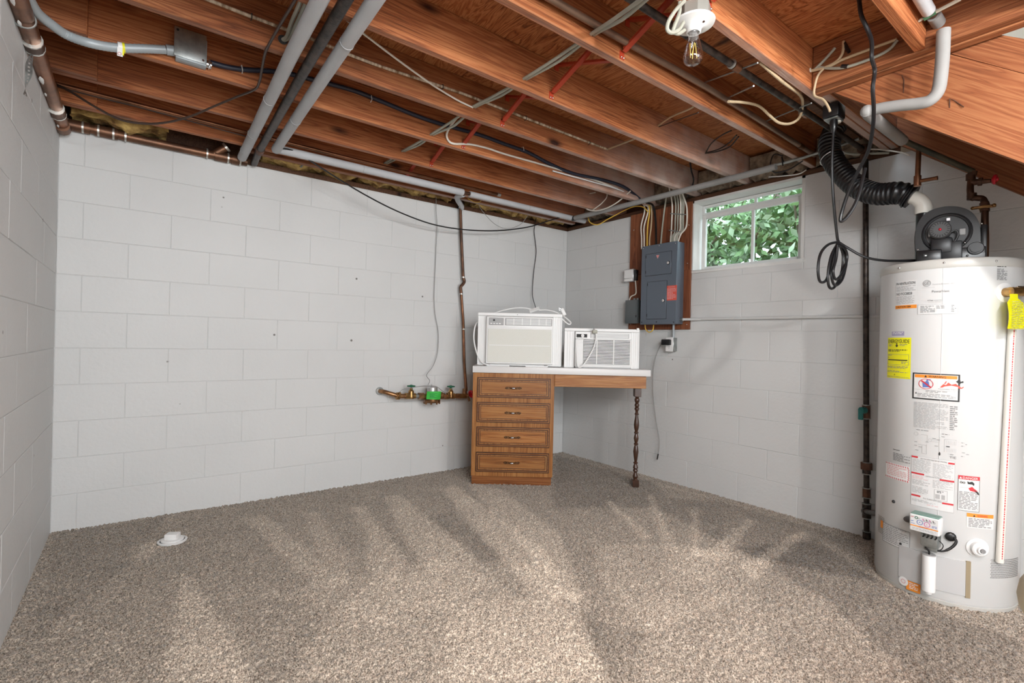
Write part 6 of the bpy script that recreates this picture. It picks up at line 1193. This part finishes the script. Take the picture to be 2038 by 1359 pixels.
A_, B_ = bq(1837, 505, .105), bq(1847, 511, .105); hpart('rocker_switch', lambda b: box(b, A_[0], B_[0], B_[1], A_[1], .104, .109, M=bmx(0), bevel=.001, seg=1), M_dark)
A_, B_ = bq(1840.5, 507.5, .109), bq(1844.5, 509.5, .109); hpart('switch_mark', lambda b: box(b, A_[0], B_[0], B_[1], A_[1], .109, .1095, M=bmx(0)), M_white)
c = bq(1942, 494, .06); r3 = bq(1957, 494, .06)[0]-c[0]
hpart('pressure_switch', lambda b: (disc(b, c[0], c[1], r3, r3, .03, .066, 24), disc(b, c[0], c[1], r3*.8, r3*.8, .066, .072, 24)), M_blow)
hpart('pressure_switch_lip', lambda b: torus(b, (0, 0, 0), r3, .004, bmx(.06) @ Matrix.Translation((c[0], c[1], 0)), 24, 6), M_blow2)
for x, y in ((1954, 445), (1926, 508), (1920, 483), (1864, 502), (1836, 500), (1827, 497)): q0 = bq(x, y, .06); hpart('screw', lambda b: ball(b, bmx(.062) @ Vector((q0[0], q0[1], 0)), .0045, 5), M_steel)
bbox('side_post', 1953, 447, 1964, 516, -.04, .03, M_blow2, .004)
q0 = bq(1838.5, 424, 0); q1 = bq(1842, 424, 0); ox = q0[0]; wr = bq(1856, 424, 0)[0]-bq(1822, 424, 0)[0]
OUT = BO+BS*ox
hpart('outlet_tube', lambda b: tube(b, [Vector((OUT.x, OUT.y, TZ)), Vector((OUT.x, OUT.y, bq(1838, 424, 0)[1]))], wr*.47, 20), M_blow)
ez = bq(1838, 424, 0)[1]; e1 = bq(1841, 409, 0)[1]
dirv = (P(1790, 384, 'x', 3.38)-P(1838, 404, 'x', 3.36)).normalized()
el = thing('vent_elbow', 'white plastic elbow joining the blower to the black corrugated hose', 'pipe fitting', (OUT.x, OUT.y, ez))
EP = [Vector((OUT.x, OUT.y, ez-.004)), Vector((OUT.x, OUT.y, e1-.006)), Vector((OUT.x, OUT.y, e1+.012))+BS*-.006, Vector((OUT.x, OUT.y, e1+.036))-BS*.024+Vector((0, .0, .0)), Vector((OUT.x, OUT.y, e1+.052))-BS*.05]
b = new(); tube(b, [EP[0], EP[0]+Vector((0, 0, .036))], wr*.545, 22); obj('socket', b, M_pvc, el)
b = new(); tube(b, EP, wr*.50, 22, sm=4); obj('bend', b, M_pvc, el)
# corrugated hose up into the joist bay
hpts = [EP[-1]+(EP[-1]-EP[-2])*-.2, EP[-1]+(EP[-1]-EP[-2])*.8, P(1785, 384, 'x', 3.36), P(1745, 386, 'x', 3.38), P(1706, 372, 'x', 3.40), P(1675, 343, 'x', 3.42), P(1655, 312, 'x', 3.45), P(1651, 285, 'x', 3.47), P(1662, 255, 'x', 3.52), P(1680, 238, 'x', 3.6)]
fine = smooth_path(hpts, 24); L_ = [0]
for a_, c_ in zip(fine, fine[1:]): L_.append(L_[-1]+(c_-a_).length)
N_ = int(L_[-1]/.0052); pts = []; k = 0
for i in range(N_+1):
    t = L_[-1]*i/N_
    while k < len(L_)-2 and L_[k+1] < t: k += 1
    pts.append(fine[k].lerp(fine[k+1], (t-L_[k])/max(1e-6, L_[k+1]-L_[k])))
b = new(); tube(b, pts, [.0505+(.0055 if (i % 4) in (0, 1) else 0) for i in range(len(pts))], 18)
ho = tag(obj('vent_hose', b, M_black, ang=30), 'black corrugated vent hose curving from the blower up into the joists', 'hose')
b = new(); d_ = (pts[8]-pts[0]).normalized(); torus(b, pts[3], .0575, .0035, axis_m((0, 0, 0), d_), 24, 6); obj('hose_clamp', b, M_rubber, ho)
b = new(); q = pts[-62]; d_ = (pts[-58]-pts[-66]).normalized(); torus(b, q, .058, .003, axis_m((0, 0, 0), d_), 24, 6); obj('hose_clamp', b, M_steel, ho)

# ------------------------------------------------------------------ pipes over the heater
ix = 2.728
Q = [Vector((2.35, -3.168, 2.36)), Vector((2.62, -3.166, 2.352))]
p_top = P(1868, 45, 'x', 2.70)
i1 = tag(obj('insulated_pipe', tube(new(), [P(1800, -60, 'y', -3.13), P(1836, 2, 'y', -3.13), P(1848, 22, 'y', -3.13)], .021, 14), M_foam), 'grey foam pipe overhead coming out of the joists to the stair header', 'pipe')
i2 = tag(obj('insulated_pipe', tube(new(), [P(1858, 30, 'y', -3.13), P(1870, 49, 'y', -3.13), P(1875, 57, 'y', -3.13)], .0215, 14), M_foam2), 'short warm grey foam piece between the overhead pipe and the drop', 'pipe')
b = new(); tube(b, [P(1846, 19, 'y', -3.13), P(1860, 33, 'y', -3.13)], .012, 10); obj('bare_pipe', b, M_copperd, i2)
pc_ = [P(1878, 60, 'x', ix), P(1876, 110, 'x', ix), P(1872, 155, 'x', ix), P(1866, 183, 'x', ix), P(1850, 200, 'x', ix), P(1828, 206, 'x', ix), P(1790, 210, 'x', ix), P(1750, 216, 'x', ix), P(1727, 222, 'x', ix), ]
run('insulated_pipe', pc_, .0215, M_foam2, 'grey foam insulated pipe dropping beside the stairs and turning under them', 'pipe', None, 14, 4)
ye = pc_[-1].y
b = new(); tube(b, [pc_[-1]+Vector((-.012, .0, .0)), pc_[-1]+Vector((.03, .006, 0)), P(1796, 280, 'y', ye+.0)], .0235, 14); ball(b, pc_[-1]+Vector((-.004, .002, 0)), .0236, 10); tag(obj('insulated_pipe', b, M_foam2), 'grey foam insulated sleeve running under the stairs above the gas pipe', 'pipe')
pE = P(1794, 278, 'y', ye)
vx = P(1936, 341, 'x', 3.50)
hw = thing('copper_supply', 'dull copper supply pipe over the heater with a red handled valve', 'pipe', (3.46, -3.1, 1.52))
def wpart2(name, fn, m, label=None): b = new(); fn(b); return obj(name, b, m, hw, label=label)
wpart2('supply_run', lambda b: tube(b, [pE-Vector((.03, 0, 0)), pE+Vector((.03, -.012, -.006)), vx], .0125, 12), mat('greenish_copper', (.13, .11, .075), .5, .5, col2=(.07, .075, .06), vscale=14))
dz_ = [vx, P(1932, 362, 'x', 3.50), P(1931, 380, 'x', 3.49), P(1934, 392, 'x', 3.49), P(1945, 394, 'x', 3.48), P(1956, 396, 'x', 3.48), P(1960, 408, 'x', 3.47), P(1960, 440, 'x', 3.46), P(1961, 480, 'x', 3.46), Vector((3.46, P(1961, 480, 'x', 3.46).y, 1.515))]
wpart2('supply_drop', lambda b: tube(b, dz_, .0135, 12, sm=4), M_copperd)
for k in (0, 3, 6): wpart2('elbow', lambda b: tube(b, [dz_[k].lerp(dz_[max(k-1, 0)], .35), dz_[k], dz_[k].lerp(dz_[k+1], .4)], .0175, 12), M_ironr)
for p in (P(1932, 352, 'x', 3.50), P(1934, 391, 'x', 3.49)): wpart2('coupling', lambda b: tube(b, [p-Vector((0, 0, .014)), p+Vector((0, 0, .014))], .0185, 12), M_copperd)
vb0, vb1 = P(1934, 363, 'x', 3.50), P(1972, 360, 'x', 3.50)
wpart2('valve_body', lambda b: (tube(b, [vb0, vb1], [.016, .009], 10), tube(b, [vb0.lerp(vb1, .35), vb0.lerp(vb1, .55)], .019, 8)), M_ironr)
dv = (vb1-vb0).normalized(); hM = axis_m(P(1980, 357, 'x', 3.50), dv)
wpart2('valve_handle', lambda b: (torus(b, (0, 0, 0), .017, .0065, hM, 16, 6), lathe(b, [(.010, -.01), (.012, 0), (.008, .012), (0, .014)], 8, hM), [cyl(b, hM @ Vector((0, 0, 0)), hM @ Vector((.017*math.cos(a), .017*math.sin(a), 0)), .005, 6) for a in (0, 1.57, 3.14, 4.71)]), M_redh, 'red wheel handle')
cq = P(1959, 413, 'x', 3.47)
wpart2('pipe_clamp', lambda b: (tube(b, [cq-Vector((0, 0, .008)), cq+Vector((0, 0, .008))], .019, 12), box(b, -.042, .042, -.005, .005, -.007, .007, M=Matrix.Translation(cq-Vector((.016, 0, 0))) @ Matrix.Rotation(-PI/2+.2, 4, 'Z'), bevel=.003, seg=1), [ball(b, cq+Vector((-.022, s*.036, 0)), .008, 6) for s in (-1, 1)]), M_brass, 'brass pipe clamp')
sx = 3.27
sb_ = thing('stub_pipe', 'short copper stub pipe with capped side branch hanging under the stairs', 'pipe', P(1827, 360, 'x', sx))
b = new(); tube(b, [P(1829, 290, 'x', sx), P(1826, 358, 'x', sx)], .0105, 10); obj('drop', b, M_copper, sb_)
b = new(); q = P(1826, 361, 'x', sx); tube(b, [q-Vector((0, 0, .022)), q+Vector((0, 0, .026))], .0145, 10); obj('tee', b, M_copper, sb_)
b = new(); tube(b, [q, P(1860, 355, 'x', sx), P(1866, 354, 'x', sx)], [.0085, .0085, .010], 10); obj('branch', b, M_copper, sb_)
run('thin_tube', [P(1720, 298, 'x', 3.74), P(1745, 297, 'x', 3.70), P(1790, 303, 'x', 3.66), P(1810, 309, 'x', 3.6)], .004, M_wcable, 'thin pale cable over the wall top behind the gas pipe', 'cable', n=6)
run('thin_tube', [P(1672, 302, 'x', 3.74), P(1700, 307, 'x', 3.75), P(1722, 306, 'x', 3.76), P(1770, 304, 'x', 3.76)], .0075, M_gcable, 'pale grey pipe lying along the wall top behind the hose', 'pipe', n=8)
run('short_white_cable', pp([(1676, 329, 'x', 3.6), (1690, 334, 'x', 3.6), (1702, 341, 'x', 3.6), (1708, 350, 'x', 3.6)]), .0055, M_black, 'short black cable sticking out beside the vent hose', 'cable')
run('thin_dark_cable', pp([(1558, 310, 'x', 3.55), (1540, 308, 'x', 3.55), (1533, 330, 'x', 3.55), (1542, 343, 'x', 3.55), (1570, 337, 'x', 3.56), (1598, 320, 'x', 3.57)]), .004, M_black, 'thin black cable looping at the end of the grey pipe over the window', 'cable', n=6)
run('white_cable', pp([(1530, 352, 'x', 3.79), (1560, 350, 'x', 3.79), (1590, 346, 'x', 3.79), (1605, 338, 'x', 3.79)]), .004, M_white, 'thin white wire along the wall top over the window', 'cable', n=6)

sk = thing('wood_strip', 'thin pale wood strip taped green to the overhead pipe by the stair header', 'strip', P(1855, 27, 'x', 2.66))
b = new(); tube(b, [P(1813, 51, 'x', 2.66), P(1835, 38, 'x', 2.66), P(1912, -2, 'x', 2.66)], [.001, .006, .007], 6); obj('strip', b, M_drywall, sk)
b = new(); tube(b, [P(1838, 38, 'x', 2.66), P(1862, 23, 'x', 2.66)], [.0085, .010], 8); obj('tape', b, mat('green_tape', (.05, .14, .07), .5), sk)
# pipe from the gas tee to the control on the heater
q0 = Vector((GX-.02, gpt(1016).y, gpt(1016).z)); q1 = P(1812, 1039, 'y', -2.93)
gl_ = thing('gas_branch', 'short black iron pipe from the gas tee to the heater control', 'pipe', q0)
b = new(); tube(b, [q0-Vector((.005, .0, 0)), Vector((q1.x+.30, -2.72, q0.z-.002)), q1], .0145, 12) if False else tube(b, [q0-Vector((.005, 0, 0)), GM @ Vector((u0+.012, (z0+z1)/2-.0, .055))], .0145, 12); obj('pipe_run', b, M_iron, gl_)
b = new(); tube(b, [q0, q0+(GM @ Vector((u0, (z0+z1)/2, .055))-q0).normalized()*.03], .021, 12); obj('tee_neck', b, M_iron, gl_)
# bent nails in the stringer face
for n, L in enumerate(([(1798, 185), (1799, 158), (1795, 150)], [(1890, 215), (1890, 196), (1900, 200), (1918, 213)])):
    b = new(); tube(b, [P(x, y, 'x', 2.842-.006*(i % 2)) for i, (x, y) in enumerate(L)], .0018, 5); o = obj('bent_nail', b, M_ironr, st)
# ------------------------------------------------------------------ wires hanging on the back wall
run('hanging_black_cable', [P(556, 294, 'y', -.42), P(590, 303, 'y', -.40), P(650, 341, 'y', -.36), P(720, 384, 'y', -.30), P(790, 420, 'y', -.24), P(860, 446, 'y', -.19), P(925, 457, 'y', -.16), P(990, 459, 'y', -.15), P(1050, 452, 'y', -.16), P(1090, 440, 'y', -.2), P(1122, 431, 'y', -.30), P(1135, 433, 'y', -.36)], .0052, M_rubber, 'long black cable sagging across the back wall from the pipes to the corner', 'cable', n=8, sm=5)
run('meter_wire', [P(868, 392, 'y', -.04), P(868, 420, 'y', -.03), P(870, 450, 'y', -.025), P(868, 490, 'y', -.02), P(866, 540, 'y', -.02), P(864, 590, 'y', -.02), P(866, 625, 'y', -.02), P(872, 660, 'y', -.02), P(871, 700, 'y', -.025), P(862, 728, 'y', -.04), P(849, 746, 'y', -.06), P(855, 757, 'y', -.09), P(852, 766, 'y', -.11)], .0026, M_gwire, 'thin grey wire wandering down the back wall to the water meter', 'wire', n=6, sm=4)
run('black_wire', [P(1069, 418, 'y', -.06), P(1066, 440, 'y', -.03), P(1063, 460, 'y', -.02), P(1066, 485, 'y', -.02), P(1067, 505, 'y', -.02), P(1063, 535, 'y', -.02), P(1060, 570, 'y', -.03), P(1060, 590, 'y', -.05), P(1066, 612, 'y', -.08)], .0034, M_rubber, 'black wire hanging down the back wall behind the larger air conditioner', 'wire', n=6, sm=4)
run('thin_looped_wire', [P(952, 405, 'y', -.16), P(960, 420, 'y', -.12), P(985, 446, 'y', -.10), P(1010, 455, 'y', -.10), P(1035, 447, 'y', -.10), P(1050, 430, 'y', -.12), P(1058, 420, 'y', -.15)], .0022, M_gwire, 'thin grey wire looping below the insulation near the drop pipe', 'wire', n=6, sm=5)
run('thin_looped_wire', [P(931, 395, 'y', -.2), P(945, 402, 'y', -.18), P(956, 401, 'y', -.17), P(957, 396, 'y', -.2)], .0035, M_ycable, 'yellow wire bent round by the tee of the back wall pipe', 'wire', n=6)
run('yellow_wire', [P(840, 376, 'y', -.12), P(856, 384, 'y', -.1), P(874, 385, 'y', -.12)], .004, M_ycable, 'short yellow wire tucked beside the insulation before the drop pipe', 'wire', n=6)
b = new(); box(b, -.004, .004, -.012, .012, -.03, .03, M=Matrix.Translation(P(603, 325, 'y', -.10)) @ Matrix.Rotation(.5, 4, 'Y')); tube(b, [P(598, 333, 'y', -.10), P(612, 318, 'y', -.14)], .006, 8); tag(obj('pipe_bracket', b, M_galv), 'small metal bracket on the wall top past the black pipe', 'bracket')

# ------------------------------------------------------------------ floor cleanout cover near the side wall
cc = P(343, 1078, 'z', 0)
cl_ = thing('cleanout_cover', 'white plastic cleanout cover with raised square plug in the carpet', 'drain cover', (cc.x, cc.y, .0))
cM = Matrix.Translation((cc.x, cc.y, 0))
b = new(); lathe(b, [(.066, .002), (.068, .010), (.060, .013), (.056, .009)], 28, cM); obj('outer_ring', b, M_white, cl_)
b = new(); lathe(b, [(.053, .006), (.052, .016), (.046, .019), (0, .019)], 28, cM); obj('disc', b, M_white, cl_)
b = new(); box(b, -.030, .030, -.024, .024, .018, .046, M=cM @ Matrix.Rotation(R_(-30), 4, 'Z'), bevel=.004); obj('square_plug', b, M_white, cl_)
b = new(); lathe(b, [(.0555, .010), (.0535, .010)], 28, cM); obj('gap', b, M_dark, cl_)

# ------------------------------------------------------------------ round padded stool, only its seat edge reaches into the view
sp0, sp1 = P(2036, 1130, 'x', 1.70), P(2036, 1272, 'x', 1.70)
zt_, zb2 = sp0.z, sp1.z; mid = P(2022, 1195, 'x', 1.70)
vd = Vector((mid.x-CAM.x, mid.y-CAM.y, 0)).normalized(); rgt = Vector((vd.y, -vd.x, 0)); R0 = .17
ctr = Vector((mid.x, mid.y, 0))+rgt*R0+vd*.06
so = thing('stool', 'pale beige padded stool seat close to the camera, cut off by the photo edge', 'stool', (ctr.x, ctr.y, 0))
zc2, hh = (zt_+zb2)/2, (zt_-zb2)/2
b = new(); lathe(b, [(R0-hh, zc2-hh)]+[(R0-hh+hh*math.sin(PI*i/10), zc2-hh*math.cos(PI*i/10)) for i in range(1, 10)]+[(R0-hh, zc2+hh), (0, zc2+hh+.01)], 40, Matrix.Translation((ctr.x, ctr.y, 0))); obj('seat_pad', b, M_beige, so)
for k in range(3):
    a = math.atan2(rgt.y, rgt.x)+(-.5, .5, .0)[k]; rr = (.06, .06, .12)[k]
    p = ctr+Vector((math.cos(a), math.sin(a), 0))*rr; q = ctr+Vector((math.cos(a), math.sin(a), 0))*(rr+.07)
    b = new(); tube(b, [Vector((p.x, p.y, zc2-hh+.01)), Vector((q.x, q.y, .0))], .014, 10); obj('leg', b, M_legwood, so)
